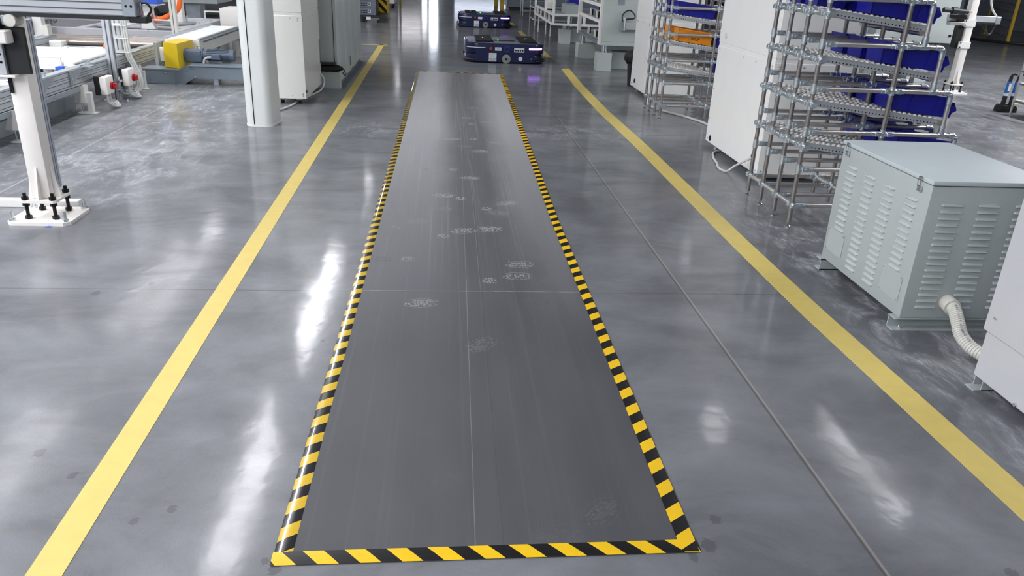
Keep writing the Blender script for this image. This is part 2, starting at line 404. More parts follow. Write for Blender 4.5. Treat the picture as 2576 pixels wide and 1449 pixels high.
# ------------------------------------------------------------------ the hall
XL, XR, YN, YF, ZC = -19.0, 19.0, -8.0, 46.0, 6.2
struct('floor', MB().box(XL, XR, YN, YF, -0.1, 0.0), M['floor'])
struct('ceiling', MB().box(XL, XR, YN, YF, ZC, ZC + 0.1), M['ceiling'])
struct('wall_left', MB().box(XL - 0.1, XL, YN, YF, 0, ZC), M['wall'])
struct('wall_right', MB().box(XR, XR + 0.1, YN, YF, 0, ZC), M['wall_dark'])
struct('wall_back', MB().box(XL, XR, YN - 0.1, YN, 0, ZC), M['wall'])
struct('wall_front', MB().box(XL, XR, YF, YF + 0.1, 0, ZC), M['wall_dark'])
def window(i, x0, x1, z0, z1, m, bars):
    t = thing('window_%d' % i, None, None, ((x0 + x1) / 2, YF, z0)); t['kind'] = 'structure'
    MB().box(x0, x1, YF - 0.02, YF - 0.01, z0, z1).build('pane', m, t)
    f = MB()
    for a, b in ((x0 - 0.06, x0), (x1, x1 + 0.06)): f.box(a, b, YF - 0.06, YF, z0, z1)
    f.box(x0, x1, YF - 0.06, YF, z1, z1 + 0.06)
    for zz in bars: f.box(x0, x1, YF - 0.05, YF - 0.025, zz - 0.05, zz + 0.05)
    f.build('window_frame', M['wall'], t)
window(1, -0.88, -0.44, 0.02, 2.9, M['day'], ())
window(4, -1.30, -1.02, 0.02, 2.6, M['day3'], ())
window(2, 0.5, 3.4, 0.9, 1.75, M['day2'], (1.1, 1.32, 1.5))
window(3, -2.6, -1.38, 1.9, 2.85, M['day3'], (2.05, 2.3, 2.6))

# unseen lamps hung under the ceiling, added fill lamps included
for i, (x0, x1, y0, y1, k) in enumerate(LAMPS):
    m = M['lamp']
    if k != 1.0:
        m = bpy.data.materials.get('lamp_diffuser_%.2f' % k)
        if m is None:
            m = M['lamp'].copy(); m.name = 'lamp_diffuser_%.2f' % k
            m.node_tree.nodes['Principled BSDF'].inputs['Emission Strength'].default_value = LAMP_POWER * k
    row = 'inner left' if -3 < x0 < 0 else 'middle left' if -7 < x0 < 0 else 'third left' if -9 < x0 < 0 else 'outer left' if x0 < 0 else 'inner right' if x0 < 4.5 else 'middle right' if x0 < 8 else 'outer right'
    rank = sorted([l[2] for l in LAMPS if abs(l[0] - x0) < 0.6]).index(y0)
    nth = ('first', 'second', 'third', 'fourth', 'fifth', 'sixth')[rank]
    t = thing('unseen_ceiling_lamp', 'unseen white linear ceiling lamp, %s row, %s from the near wall' % (row, nth), 'lamp', ((x0 + x1) / 2, (y0 + y1) / 2, LAMP_Z), 'linear lamps under the ceiling')
    MB().box(x0 - 0.02, x1 + 0.02, y0, y1, LAMP_Z + 0.005, LAMP_Z + 0.07, 0.01).build('housing', M['white'], t)
    wd = (x1 - x0) * 0.28
    for xa in (x0, x1 - wd): MB().box(xa, xa + wd, y0 + 0.02, y1 - 0.02, LAMP_Z - 0.005, LAMP_Z + 0.004).build('diffuser', m, t)
    for yy in (y0 + 0.3, y1 - 0.3): MB().cyl(((x0 + x1) / 2, yy, LAMP_Z + 0.06), ((x0 + x1) / 2, yy, ZC), 0.008, 6).build('hanger', M['alu'], t)

# ------------------------------------------------------------------ floor markings
def strip(pl, pr, z, h=0.0012):
    mb = MB(); n = len(pl)
    for i in range(n - 1):
        a, b, c, d = pl[i], pr[i], pr[i + 1], pl[i + 1]
        mb.hexa([(a[0], a[1], z), (b[0], b[1], z), (c[0], c[1], z), (d[0], d[1], z), (a[0], a[1], z + h), (b[0], b[1], z + h), (c[0], c[1], z + h), (d[0], d[1], z + h)])
    return mb
tag(strip([(-1.005, 0.2), (-1.022, 1.569), (-1.147, 14.2)], [(-0.915, 0.2), (-0.933, 1.566), (-1.05, 14.2)], 0).build('floor_tape', M['yellow_tape']),
    'long straight yellow floor tape left of the striped strip', 'floor tape')
tag(strip([(-1.9, 14.02), (-1.0, 14.13)], [(-1.9, 14.11), (-1.0, 14.22)], 0.0).build('floor_tape', M['yellow_tape']),
    'short yellow cross tape at the far end of the left yellow tape', 'floor tape')
YL = [(1.71, 0.9), (1.703, 1.697), (1.69, 2.05), (1.675, 2.5), (1.655, 3.1), (1.648, 3.7), (1.645, 4.19), (1.65, 5.25), (1.655, 6.68), (1.63, 8.27), (1.655, 10.1), (1.715, 11.75)]
YR = [(1.80, 0.9), (1.793, 1.697), (1.78, 2.05), (1.768, 2.5), (1.75, 3.1), (1.742, 3.7), (1.74, 4.19), (1.745, 5.25), (1.75, 6.68), (1.728, 8.27), (1.752, 10.1), (1.812, 11.81)]
YR = [(x + 0.03, y) for x, y in YR]
tag(strip(YL, YR, 0).build('floor_tape', M['yellow_tape']), 'long slightly wavy yellow floor tape right of the striped strip', 'floor tape')
dash_lab = ['yellow tape dash on the floor behind the near blue vehicle, nearest of the row', 'yellow tape dash midway between the two blue vehicles', 'yellow tape dash just behind the far blue vehicle', 'yellow tape dash farthest down the aisle before the yellow guard posts']
for (x, y0, y1), lb in zip(((1.70, 13.1, 14.1), (1.655, 17.0, 18.1), (1.645, 19.3, 20.5), (1.64, 22.0, 23.2)), dash_lab):
    tag(strip([(x - 0.05, y0), (x - 0.05, y1)], [(x + 0.05, y0), (x + 0.05, y1)], 0).build('floor_tape_dash', M['yellow_tape']), lb, 'floor tape', 'yellow dashes down the aisle')

sheet_pts = [(-0.42, 1.60), (0.69, 1.62), (0.695, 3.0), (0.69, 4.43), (0.79, 10.93), (-0.384, 10.92)]
sheet = MB().prism(sheet_pts, 'z', 0.0, 0.0012).build('floor_sheet', M['sheet'])
tag(sheet, 'long dull grey worn sheet on the floor framed by hazard tape', 'floor sheet')

def hazard(pts, width, period, slant, z, mats, profile, side, phase=0.0):
    """striped tape along a polyline of its one edge. side=+1: width to the right of travel. slant: shift across the width."""
    # resample lengths
    segs = []; L = 0
    for a, b in zip(pts, pts[1:]):
        a, b = Vector(a), Vector(b); segs.append((L, L + (b - a).length, a, b)); L += (b - a).length
    def at(s, u):
        for s0, s1, a, b in segs:
            if s <= s1 or s1 == L: break
        d = (b - a).normalized(); nrm = Vector((d.y, -d.x)) * side
        p = a + d * (s - s0) + nrm * u * width
        return p
    mb = MB(); bm = mb.bm
    us = [i / (len(profile) - 1) for i in range(len(profile))]
    k = math.floor((-abs(slant) - phase) / (period / 2)) - 1
    while True:
        s0 = k * period / 2 + phase; s1 = s0 + period / 2
        if s0 - abs(slant) > L: break
        for i in range(len(us) - 1):
            q = []
            for u, s in ((us[i], s0), (us[i + 1], s0), (us[i + 1], s1), (us[i], s1)):
                ss = min(max(s + slant * u, 0), L); q.append((ss, u, profile[us.index(u)]))
            if abs(q[0][0] - q[3][0]) < 1e-5 and abs(q[1][0] - q[2][0]) < 1e-5: continue
            vs = []
            for ss, u, h in q:
                p = at(ss, u); vs.append(bm.verts.new((p.x, p.y, z + h)))
            try: f = bm.faces.new(vs); f.material_index = k % 2
            except ValueError: pass
        k += 1
    bmesh.ops.remove_doubles(bm, verts=bm.verts, dist=1e-5)
    bmesh.ops.dissolve_degenerate(bm, edges=bm.edges, dist=1e-6)
    bmesh.ops.recalc_face_normals(bm, faces=bm.faces)
    for f in bm.faces:
        if f.normal.z < 0: f.normal_flip()
    return mb
flat = [0.0002, 0.0009, 0.0009, 0.0002]
ridge = [0.0002 + 0.0017 * (1 - (2 * i / 14 - 1) ** 2) for i in range(15)]
tag(hazard([(-0.433, 1.630), (-0.420, 4.45), (-0.408, 6.73), (-0.386, 10.92)], 0.048, 0.109, 0.034, 0.0014, 0, ridge, 1, 0.0385).build('hazard_tape', [M['haz_yellow_gloss'], M['haz_black_gloss']], smooth=60),
    'black and yellow striped tape along the left edge, with two shining lines', 'hazard tape', None)
tag(hazard([(0.648, 1.600), (0.652, 3.0), (0.650, 4.43), (0.745, 10.93)], 0.048, 0.111, 0.034, 0.0034, 0, flat, 1, 0.006).build('hazard_tape', [M['haz_yellow'], M['haz_black']], smooth=0),
    'black and yellow striped tape along the right edge of the grey sheet', 'hazard tape')
tag(hazard([(-0.435, 1.632), (0.70, 1.648)], 0.050, 0.108, 0.045, 0.0026, 0, flat, 1, 0.075).build('hazard_tape', [M['haz_yellow'], M['haz_black']], smooth=0),
    'black and yellow striped tape across the near end of the grey sheet', 'hazard tape')
tag(hazard([(-0.386, 10.95), (0.79, 10.95)], 0.036, 0.11, 0.026, 0.0026, 0, flat, 1, 0.02).build('hazard_tape', [M['haz_yellow'], M['haz_black']], smooth=0),
    'black and yellow striped tape across the far end of the grey sheet', 'hazard tape')

# dusty shoe prints on the sheet (parts of the sheet)
def pix_ground(px, py, z=0.0):
    v = MC.transposed() @ Vector((px - 1288, py - 724.5, 1948.74)); t = (z - HCAM) / v.z
    return Vector((v.x * t, v.y * t, z))
def footprint(px, py, ang, kind, m):
    c = pix_ground(px, py); mb = MB(); a = math.radians(ang); ca, sa = math.cos(a), math.sin(a)
    lx, ly = (0.075, 0.042) if kind == 'sole' else (0.036, 0.031)
    rnd = random.Random(int(px * 7 + py))
    def put(poly):
        mb.poly([(c.x + u * ca - v * sa, c.y + u * sa + v * ca, 0.0015) for u, v in poly])
    st = 0.0135; n = int(lx / st) + 2
    for i in range(-n, n + 1):
        for j in range(-5, 6):
            u, v = i * st + (0.003 if j % 2 else 0), j * st * 0.95
            wv = ly * (1.0 if kind == 'heel' else (0.92 + 0.15 * u / lx))
            if (u / lx) ** 2 + (v / wv) ** 2 < 0.86 and rnd.random() < 0.76:
                s = st * rnd.uniform(0.30, 0.42); t = st * rnd.uniform(0.28, 0.40); k = rnd.uniform(-0.2, 0.2) * s
                put([(u - s, v - t), (u + s, v - t + k), (u + s - k, v + t), (u - s, v + t)])
    # outline arcs
    for a0, a1 in ((0.3, 2.4), (3.4, 5.9)):
        N = 9
        for q in range(N):
            t0 = a0 + (a1 - a0) * q / N; t1 = a0 + (a1 - a0) * (q + 0.8) / N
            put([(lx * 1.03 * math.cos(t0), ly * 1.05 * math.sin(t0)), (lx * 1.03 * math.cos(t1), ly * 1.05 * math.sin(t1)),
                 (lx * 1.09 * math.cos(t1), ly * 1.13 * math.sin(t1)), (lx * 1.09 * math.cos(t0), ly * 1.13 * math.sin(t0))])
    mb.build('dusty_footprint', m, sheet, smooth=0)
FP = [(1307, 666, 2, 'sole', 1), (1302, 695, 3, 'sole', 1), (1231, 707, 5, 'heel', 1), (1059, 763, 4, 'sole', 1), (962, 764, 2, 'heel', 0), (1211, 867, 48, 'sole', 0),
      (1026, 652, 0, 'heel', 1), (951, 653, 0, 'sole', 0), (1378, 659, -4, 'heel', 0), (1380, 706, -4, 'heel', 0), (1166, 581, 12, 'sole', 1), (1231, 577, 8, 'sole', 1), (1115, 594, 10, 'heel', 1),
      (1050, 557, 12, 'sole', 0), (998, 573, 5, 'heel', 0), (1274, 512, 24, 'sole', 1), (1224, 526, 10, 'heel', 1), (1108, 525, -6, 'sole', 0), (1117, 492, -8, 'sole', 1), (1159, 500, -4, 'heel', 1), (1250, 536, -12, 'sole', 0),
      (1139, 427, 8, 'heel', 1), (1111, 437, 2, 'sole', 0), (1183, 448, -10, 'sole', 1), (1075, 427, 5, 'heel', 0), (1248, 360, -38, 'sole', 1), (1244, 402, 12, 'heel', 0), (1205, 381, 3, 'sole', 1), (1137, 350, 4, 'sole', 1), (1192, 350, 0, 'heel', 1),
      (1165, 368, -15, 'sole', 0), (1227, 308, -10, 'sole', 1), (1185, 312, 8, 'heel', 1), (1176, 297, 5, 'sole', 1), (1150, 278, -5, 'sole', 0), (1190, 272, 5, 'sole', 1), (1215, 267, 8, 'heel', 0),
      (1513, 1290, 48, 'sole', 2), (1400, 1352, 20, 'sole', 2), (1118, 1210, 30, 'sole', 2), (1355, 765, 30, 'sole', 2)]
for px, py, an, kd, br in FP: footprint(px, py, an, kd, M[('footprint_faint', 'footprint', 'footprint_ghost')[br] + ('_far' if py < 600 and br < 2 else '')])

# ------------------------------------------------------------------ automated low vehicles
def make_vehicle(code, label, loc):
    t = thing('guided_vehicle', label, 'vehicle', loc, 'low blue vehicles in the aisle')
    X, Y = loc[0], loc[1]
    def rr(x0, x1, y0, y1, r, n=6):
        pts = []
        for cx, cy2, a0 in ((x1 - r, y1 - r, 0), (x0 + r, y1 - r, 90), (x0 + r, y0 + r, 180), (x1 - r, y0 + r, 270)):
            for k in range(n + 1):
                a = math.radians(a0 + 90 * k / n); pts.append((cx + r * math.cos(a), cy2 + r * math.sin(a)))
        return pts
    W, D = 0.605, 1.1
    MB().prism(rr(X - W, X + W, Y, Y + D, 0.2), 'z', 0.145, 0.285, 0.012).build('upper_body', M['agv_blue'], t)
    MB().prism(rr(X - W + 0.03, X + W - 0.03, Y + 0.02, Y + D - 0.02, 0.19), 'z', 0.1, 0.15).build('scanner_groove', M['agv_dark'], t)
    MB().prism(rr(X - W + 0.01, X + W - 0.01, Y + 0.003, Y + D - 0.003, 0.2), 'z', 0.012, 0.12, 0.01).build('lower_body', M['agv_blue'], t)
    MB().box(X - 0.44, X + 0.44, Y - 0.002, Y + 0.03, 0.02, 0.2, 0.004).build('side_panel', M['agv_blue'], t)
    MB().prism(rr(X - W + 0.05, X + W - 0.05, Y + 0.05, Y + D - 0.05, 0.17), 'z', 0.283, 0.290, 0.003).build('top_plate', M['agv_top'], t)
    for sx in (-1, 1):
        b = MB(); pts = rr(X - W - 0.015, X + W + 0.015, Y - 0.012, Y + D + 0.012, 0.21)
        sel = [p for p in pts if (p[0] - X) * sx > 0.44]
        sel.sort(key=lambda p: p[1])
        b.tube([(p[0], p[1], 0.045) for p in sel], 0.016, 8); b.build('bumper', M['dark'], t)
    for sx in (-0.31, 0.36):
        pd = MB().box(X + sx - 0.13, X + sx + 0.13, Y + 0.12, Y + 0.98, 0.289, 0.318, 0.004).build('lift_pad', M['rubber'], t)
        MB().cyl((X + sx, Y + 0.55, 0.317), (X + sx, Y + 0.55, 0.328), 0.03, 16, 0.018).build('dome', M['chrome'], pd)
    MB().prism(rr(X - 0.15, X + 0.18, Y + 0.36, Y + 0.52, 0.07), 'z', 0.289, 0.293).build('status_panel', M['dark'], t)
    MB().cyl((X - 0.09, Y + 0.44, 0.293), (X - 0.09, Y + 0.44, 0.298), 0.010, 10).build('status_light', M['led'], t)
    y0 = Y - 0.004
    wl = MB().cyl((X + 0.02, y0 - 0.008, 0.066), (X + 0.02, Y + 0.05, 0.066), 0.066, 28).build('drive_wheel', M['tyre'], t)
    MB().cyl((X + 0.02, y0 - 0.012, 0.066), (X + 0.02, y0 - 0.002, 0.066), 0.046, 24).build('wheel_rim', M['galv'], wl)
    hb = MB().cyl((X + 0.02, y0 - 0.016, 0.066), (X + 0.02, y0 - 0.008, 0.066), 0.018, 16)
    for k in range(6):
        a = k * math.pi / 3; hb.cyl((X + 0.02 + 0.032 * math.cos(a), y0 - 0.0135, 0.066 + 0.032 * math.sin(a)), (X + 0.02 + 0.032 * math.cos(a), y0 - 0.01, 0.066 + 0.032 * math.sin(a)), 0.006, 8)
    hb.build('wheel_hub', M['blacksteel'], wl)
    bt = MB().cyl((X - 0.22, y0 - 0.012, 0.215), (X - 0.22, Y, 0.215), 0.022, 18).build('stop_button', M['agvred'], t)
    MB().cyl((X - 0.22, y0 - 0.005, 0.215), (X - 0.22, Y, 0.215), 0.028, 18).build('button_ring', M['dark'], bt)
    lb = MB().box(X - 0.155, X - 0.06, y0 - 0.002, Y, 0.185, 0.232).build('name_label', M['label'], t)
    MB().box(X - 0.13, X - 0.085, y0 - 0.003, Y, 0.207, 0.212).build('print_line', M['ink'], lb)
    r = MB()
    for k in range(24):
        a, b2 = 2 * math.pi * k / 24, 2 * math.pi * (k + 1) / 24
        r.tube([(X + 0.02 + 0.036 * math.cos(a), y0 - 0.002, 0.21 + 0.036 * math.sin(a)), (X + 0.02 + 0.036 * math.cos(b2), y0 - 0.002, 0.21 + 0.036 * math.sin(b2))], 0.006, 6)
    r.build('blue_ring', M['ringblue'], t)
    pn = MB().box(X + 0.135, X + 0.29, y0 - 0.002, Y, 0.168, 0.232, 0.001).build('button_panel', M['label'], t)
    d = MB()
    for k in range(4): d.cyl((X + 0.16 + k * 0.035, y0 - 0.006, 0.196), (X + 0.16 + k * 0.035, y0, 0.196), 0.013, 14)
    d.build('button', M['ink'], pn)
    pl = MB().box(X - 0.245, X - 0.13, y0 - 0.002, Y, 0.072, 0.148).build('info_plate', M['label'], t)
    l = MB()
    for k in range(4): l.box(X - 0.23, X - 0.15 - 0.01 * (k % 2), y0 - 0.003, Y, 0.086 + k * 0.012, 0.088 + k * 0.012)
    l.box(X - 0.20, X - 0.175, y0 - 0.003, Y, 0.133, 0.140); l.build('print_line', M['galv'], pl)
    nb = MB().box(X - 0.245, X - 0.13, y0 - 0.002, Y, 0.026, 0.068).build('number_plate', M['label'], t)
    text_mesh('lettering', code, 0.044, (X - 0.1875, y0 - 0.0026, 0.047), (1, 0, 0), (0, 0, 1), M['ink'], nb)
    MB().cyl((X + 0.235, y0 - 0.004, 0.075), (X + 0.235, Y, 0.075), 0.032, 20).build('round_plate', M['label'], t)
    MB().cyl((X + 0.40, y0 - 0.006, 0.08), (X + 0.40, Y, 0.08), 0.012, 14).build('socket', M['chrome'], t)
    # pale line on the left, lamp on the right, both wrapping the rounded corner
    def wrap(sx, x_in, ang, zc, hgt):
        pts = []
        for k in range(7): pts.append((x_in + (W - 0.2 - x_in) * k / 6, Y - 0.003))
        for k in range(1, 9):
            a = math.radians(270 + ang * k / 8); pts.append((W - 0.2 + 0.203 * math.cos(a), Y + 0.2 + 0.203 * math.sin(a)))
        mb = MB()
        for p, q in zip(pts, pts[1:]):
            v = [(X + sx * p[0], p[1], zc - hgt), (X + sx * q[0], q[1], zc - hgt), (X + sx * q[0], q[1] + 0.01, zc - hgt), (X + sx * p[0], p[1] + 0.01, zc - hgt)]
            mb.hexa(v + [(a2, b2, zc + hgt) for a2, b2, c2 in v])
        return mb
    wrap(-1, 0.30, 60, 0.222, 0.006).build('pale_stripe', M['label'], t)
    wrap(1, 0.36, 52, 0.222, 0.014).build('corner_lamp', M['violet'], t)
    MB().box(X - W - 0.003, X - W + 0.03, Y + 0.16, Y + 0.21, 0.07, 0.11).build('side_label', M['label'], t)
    return t
make_vehicle('R027', 'nearer navy low transport vehicle with black lift pads and lit lamp', (0.905, 12.14, 0))
make_vehicle('R032', 'farther navy low transport vehicle with black lift pads and lit lamp', (0.895, 18.6, 0))

# ------------------------------------------------------------------ louvred transformer cabinet
def louver(mb, axis, a0, a1, c, z, h=0.0125, d=0.0085):
    """half-pill bulge. axis 'y': runs along y on a face x=c facing -x ; 'x': runs along x on a face y=c facing -y"""
    n = 10
    ends = [(a0, 0.0), (a0 + h * 0.35, 1.0), (a1 - h * 0.35, 1.0), (a1, 0.0)]
    b = bmesh.new(); rows = []
    for aa, s in ends:
        row = []
        for k in range(n + 1):
            fr = k / n; hh = z + h * (0.8 + 0.2 * s) * (0.5 - fr)
            out = (d * (fr / 0.8) ** 0.8 if fr < 0.82 else d * max(0.0, 1 - (fr - 0.82) / 0.18) ** 0.5) * s
            row.append(b.verts.new((c - out, aa, hh) if axis == 'y' else (aa, c - out, hh)))
        rows.append(row)
    for r0, r1 in zip(rows, rows[1:]):
        for k in range(n): b.faces.new((r0[k], r0[k + 1], r1[k + 1], r1[k]))
    bmesh.ops.recalc_face_normals(b, faces=b.faces)
    mb._add(b)
GX0, GX1, GY0, GY1 = 2.02, 2.575, 2.97, 3.75
t = thing('transformer_cabinet', 'pale grey louvred steel cabinet with two padlock latches and hose', 'cabinet', (2.3, 3.36, 0))
MB().box(GX0, GX1, GY0, GY1, 0.06, 0.662, 0.004, 2).build('body', M['gc'], t)
MB().box(GX0 - 0.006, GX1 + 0.006, GY0 - 0.006, GY1 + 0.006, 0.666, 0.686, 0.004, 2).build('lid', M['gc_lid'], t)
MB().box(GX0 + 0.01, GX1 - 0.01, GY0 + 0.01, GY1 - 0.01, 0.65, 0.67).build('lid_seal', M['hole'], t)
for y1_, cnt in ((3.672, 12), (3.494, 17), (3.320, 17), (3.141, 12)):
    mb = MB()
    for k in range(cnt): louver(mb, 'y', y1_ - 0.09, y1_, GX0, 0.575 - k * 0.0292)
    mb.build('louvre_column', M['gc'], t, 50)
for x0_ in (2.078, 2.243, 2.408):
    mb = MB()
    for k in range(17): louver(mb, 'x', x0_, x0_ + 0.095, GY0, 0.583 - k * 0.0292)
    mb.build('louvre_column', M['gc'], t, 50)
for y0_, y1_ in ((3.555, 3.72), (3.013, 3.175)):
    pl = MB().box(GX0 - 0.003, GX0, y0_, y1_, 0.118, 0.24, 0.001).build('access_plate', M['gc'], t)
    s = MB()
    for yy in (y0_ + 0.008, y1_ - 0.008):
        for zz in (0.127, 0.231): s.cyl((GX0 - 0.006, yy, zz), (GX0, yy, zz), 0.004, 8)
    s.build('screw', M['zinc'], pl)
for yy in (3.692, 3.05):
    lt = MB().box(GX0 - 0.010, GX0, yy - 0.016, yy + 0.016, 0.618, 0.642, 0.003).build('latch', M['chrome'], t)
    MB().box(GX0 - 0.014, GX0 - 0.006, yy - 0.013, yy + 0.013, 0.672, 0.684, 0.002).build('latch_hook', M['chrome'], lt)
    MB().tube([(GX0 - 0.012, yy - 0.010, 0.640), (GX0 - 0.015, yy - 0.010, 0.668), (GX0 - 0.015, yy, 0.676), (GX0 - 0.015, yy + 0.010, 0.668), (GX0 - 0.012, yy + 0.010, 0.640)], 0.0018, 6).build('latch_bail', M['chrome'], lt)
for ya, yb2, s in ((2.965, 3.02, 1), (3.70, 3.755, -1)):
    f = MB(); f.box(1.998, GX1, ya, yb2, 0.0, 0.005); f.box(1.998, GX1, ya + (0.045 if s > 0 else 0.0), ya + (0.05 if s > 0 else 0.005), 0.0, 0.06); f.box(1.998, GX1, ya, yb2, 0.055, 0.06)
    ft = f.build('channel_foot', M['galv'] if False else M['gc'], t)
    b = MB(); b.cyl((2.04, ya + 0.02, 0.005), (2.04, ya + 0.02, 0.012), 0.011, 6); b.cyl((2.04, ya + 0.02, 0.01), (2.04, ya + 0.02, 0.024), 0.005, 8); b.build('anchor_bolt', M['zinc'], ft)
MB().cyl((2.222, 2.972, 0.14), (2.216, 2.915, 0.136), 0.036, 24).build('hose_collar', M['hose'], t)

# ribbed hose
path = spline([(2.219, 2.955, 0.14), (2.215, 2.90, 0.133), (2.206, 2.845, 0.098), (2.20, 2.79, 0.058), (2.212, 2.71, 0.034), (2.25, 2.62, 0.032), (2.30, 2.515, 0.06)], 22)
rad = [0.0258 if i % 3 == 1 else 0.0282 for i in range(len(path))]
hs = MB().tube(path, 0.027, 18, rad)
hs.bm.faces.ensure_lookup_table()
for i, f in enumerate(hs.bm.faces): f.material_index = 1 if (i // 18) % 3 == 1 and i < (len(path) - 1) * 18 else 0
tag(hs.build('corrugated_hose', [M['hose'], M['hose_groove']], smooth=20), 'ivory ribbed flexible hose from the louvred cabinet to its neighbour', 'hose')

hose = bpy.data.objects['corrugated_hose']
bmt = bmesh.new(); u0 = 22
for i, chx in enumerate('PVC 1055S CE MADE IN'):
    q = u0 + i * 3
    if chx == ' ' or q + 2 >= len(path): continue
    tg = (path[q + 2] - path[q - 2]).normalized(); nv = (Vector((-0.3, -0.55, 0.9)) - tg * Vector((-0.3, -0.55, 0.9)).dot(tg)).normalized()
    o = text_mesh('lettering', chx, 0.0125, path[q] + nv * 0.0292, tg, nv.cross(tg), M['ink'], None, 0.0004)
    bmt.from_mesh(o.data); bpy.data.objects.remove(o)
me = bpy.data.meshes.new('lettering'); bmt.to_mesh(me); bmt.free(); me.materials.append(M['motor'])
o = bpy.data.objects.new('lettering', me); S.collection.objects.link(o); o.parent = hose

# white cabinet at the lower right edge
t = thing('machine_cabinet', 'big pale cabinet cut off at the lower right, hose running behind', 'cabinet', (2.4, 1.9, 0))
MB().box(2.062, 2.8, 1.35, 2.498, 0.042, 0.232, 0.003).build('base_panel', M['pale'], t)
MB().box(2.052, 2.8, 1.34, 2.508, 0.234, 1.5, 0.003).build('body', M['pale'], t)
for y0_, y1_ in ((2.44, 2.49), (1.4, 1.45)):
    f = MB(); f.box(2.035, 2.8, y0_, y1_, 0, 0.004); f.box(2.066, 2.8, y1_ - 0.004, y1_, 0, 0.042); f.box(2.066, 2.8, y0_, y0_ + 0.004, 0, 0.042); f.build('channel_foot', M['gc'], t)
s = MB()
for yy, zz in ((2.46, 0.30), (2.46, 1.0)): s.cyl((2.046, yy, zz), (2.053, yy, zz), 0.005, 10)
s.cyl((2.054, 2.255, 0.052), (2.063, 2.255, 0.052), 0.007, 10); s.build('screw', M['zinc'], t)

# ------------------------------------------------------------------ pipe flow racks
PR = 0.014
joint_cache = {}
def joint_mesh(kind):
    if kind in joint_cache: return joint_cache[kind]
    mb = MB()
    if kind == 'tee_x':     # clamps a post (z) and a pipe leaving along +x
        mb.cyl((0, 0, -0.028), (0, 0, 0.028), 0.0172, 16); mb.cyl((0.012, 0, 0), (0.085, 0, 0), 0.0166, 14); mb.box(0.015, 0.06, -0.02, -0.012, -0.016, 0.016, 0.002); mb.cyl((0.04, -0.026, 0), (0.04, -0.016, 0), 0.007, 6)
    if kind == 'cross_x':   # pipe along x passing a post
        mb.cyl((-0.07, 0, 0), (0.07, 0, 0), 0.0168, 14); mb.cyl((0, 0, -0.024), (0, 0, 0.024), 0.0172, 14)
        for s in (-1, 1): mb.box(s * 0.035 - 0.015, s * 0.035 + 0.015, -0.021, -0.012, -0.014, 0.014, 0.002); mb.cyl((s * 0.035, -0.027, 0), (s * 0.035, -0.018, 0), 0.007, 6)
    if kind == 'tee_y':     # post and pipes along y both ways
        mb.cyl((0, 0, -0.028), (0, 0, 0.028), 0.0172, 16); mb.cyl((0, -0.05, 0), (0, 0.05, 0), 0.0172, 14); mb.box(-0.02, -0.012, -0.035, -0.015, -0.012, 0.012, 0.002); mb.box(-0.02, -0.012, 0.015, 0.035, -0.012, 0.012, 0.002)
    if kind == 'clip':      # track holder clamped on a front beam
        mb.box(-0.017, 0.012, -0.020, 0.020, 0.010, 0.022, 0.002); mb.box(-0.020, -0.013, -0.016, 0.016, -0.014, 0.020, 0.002); mb.cyl((-0.026, 0, 0.003), (-0.018, 0, 0.003), 0.007, 6)
    if kind == 'tee_down':  # short pipe standing on a bar
        mb.cyl((0, 0, 0), (0, 0, 0.06), 0.018, 14); mb.cyl((-0.025, 0, 0), (0.025, 0, 0), 0.0182, 14); mb.cyl((0, -0.024, 0.025), (0, -0.015, 0.025), 0.007, 6)
    if kind == 'elbow':
        pts = [(-0.05, 0, 0)] + [(-0.03 + 0.03 * math.sin(a), 0, -0.03 + 0.03 * math.cos(a)) for a in [math.pi / 2 * k / 8 for k in range(9)]] + [(0, 0, -0.065)]
        mb.tube(pts, 0.0172, 14); mb.cyl((-0.01, -0.026, -0.012), (-0.01, -0.015, -0.012), 0.008, 8)
    if kind == 'foot':
        mb.cyl((0, 0, 0), (0, 0, 0.006), 0.021, 16); mb.cyl((0, 0, 0.006), (0, 0, 0.014), 0.018, 16, 0.009); mb.cyl((0, 0, 0.012), (0, 0, 0.045), 0.006, 10); mb.cyl((0, 0, 0.028), (0, 0, 0.036), 0.012, 6)
    ob = mb.build('tmp_joint', M['zinc'] if kind != 'foot' else M['chrome']); me = ob.data; bpy.data.objects.remove(ob); me.name = 'joint_' + kind
    joint_cache[kind] = me; return me
LEV = [0.14, 0.365, 0.59, 0.84, 1.09, 1.335]
TRK = [0.50, 0.75, 1.00, 1.25]
ELB = {0.14: 3.2, 0.365: 3.14, 0.59: 3.07, 0.84: 2.972, 1.09: 2.855, 1.335: 2.735}
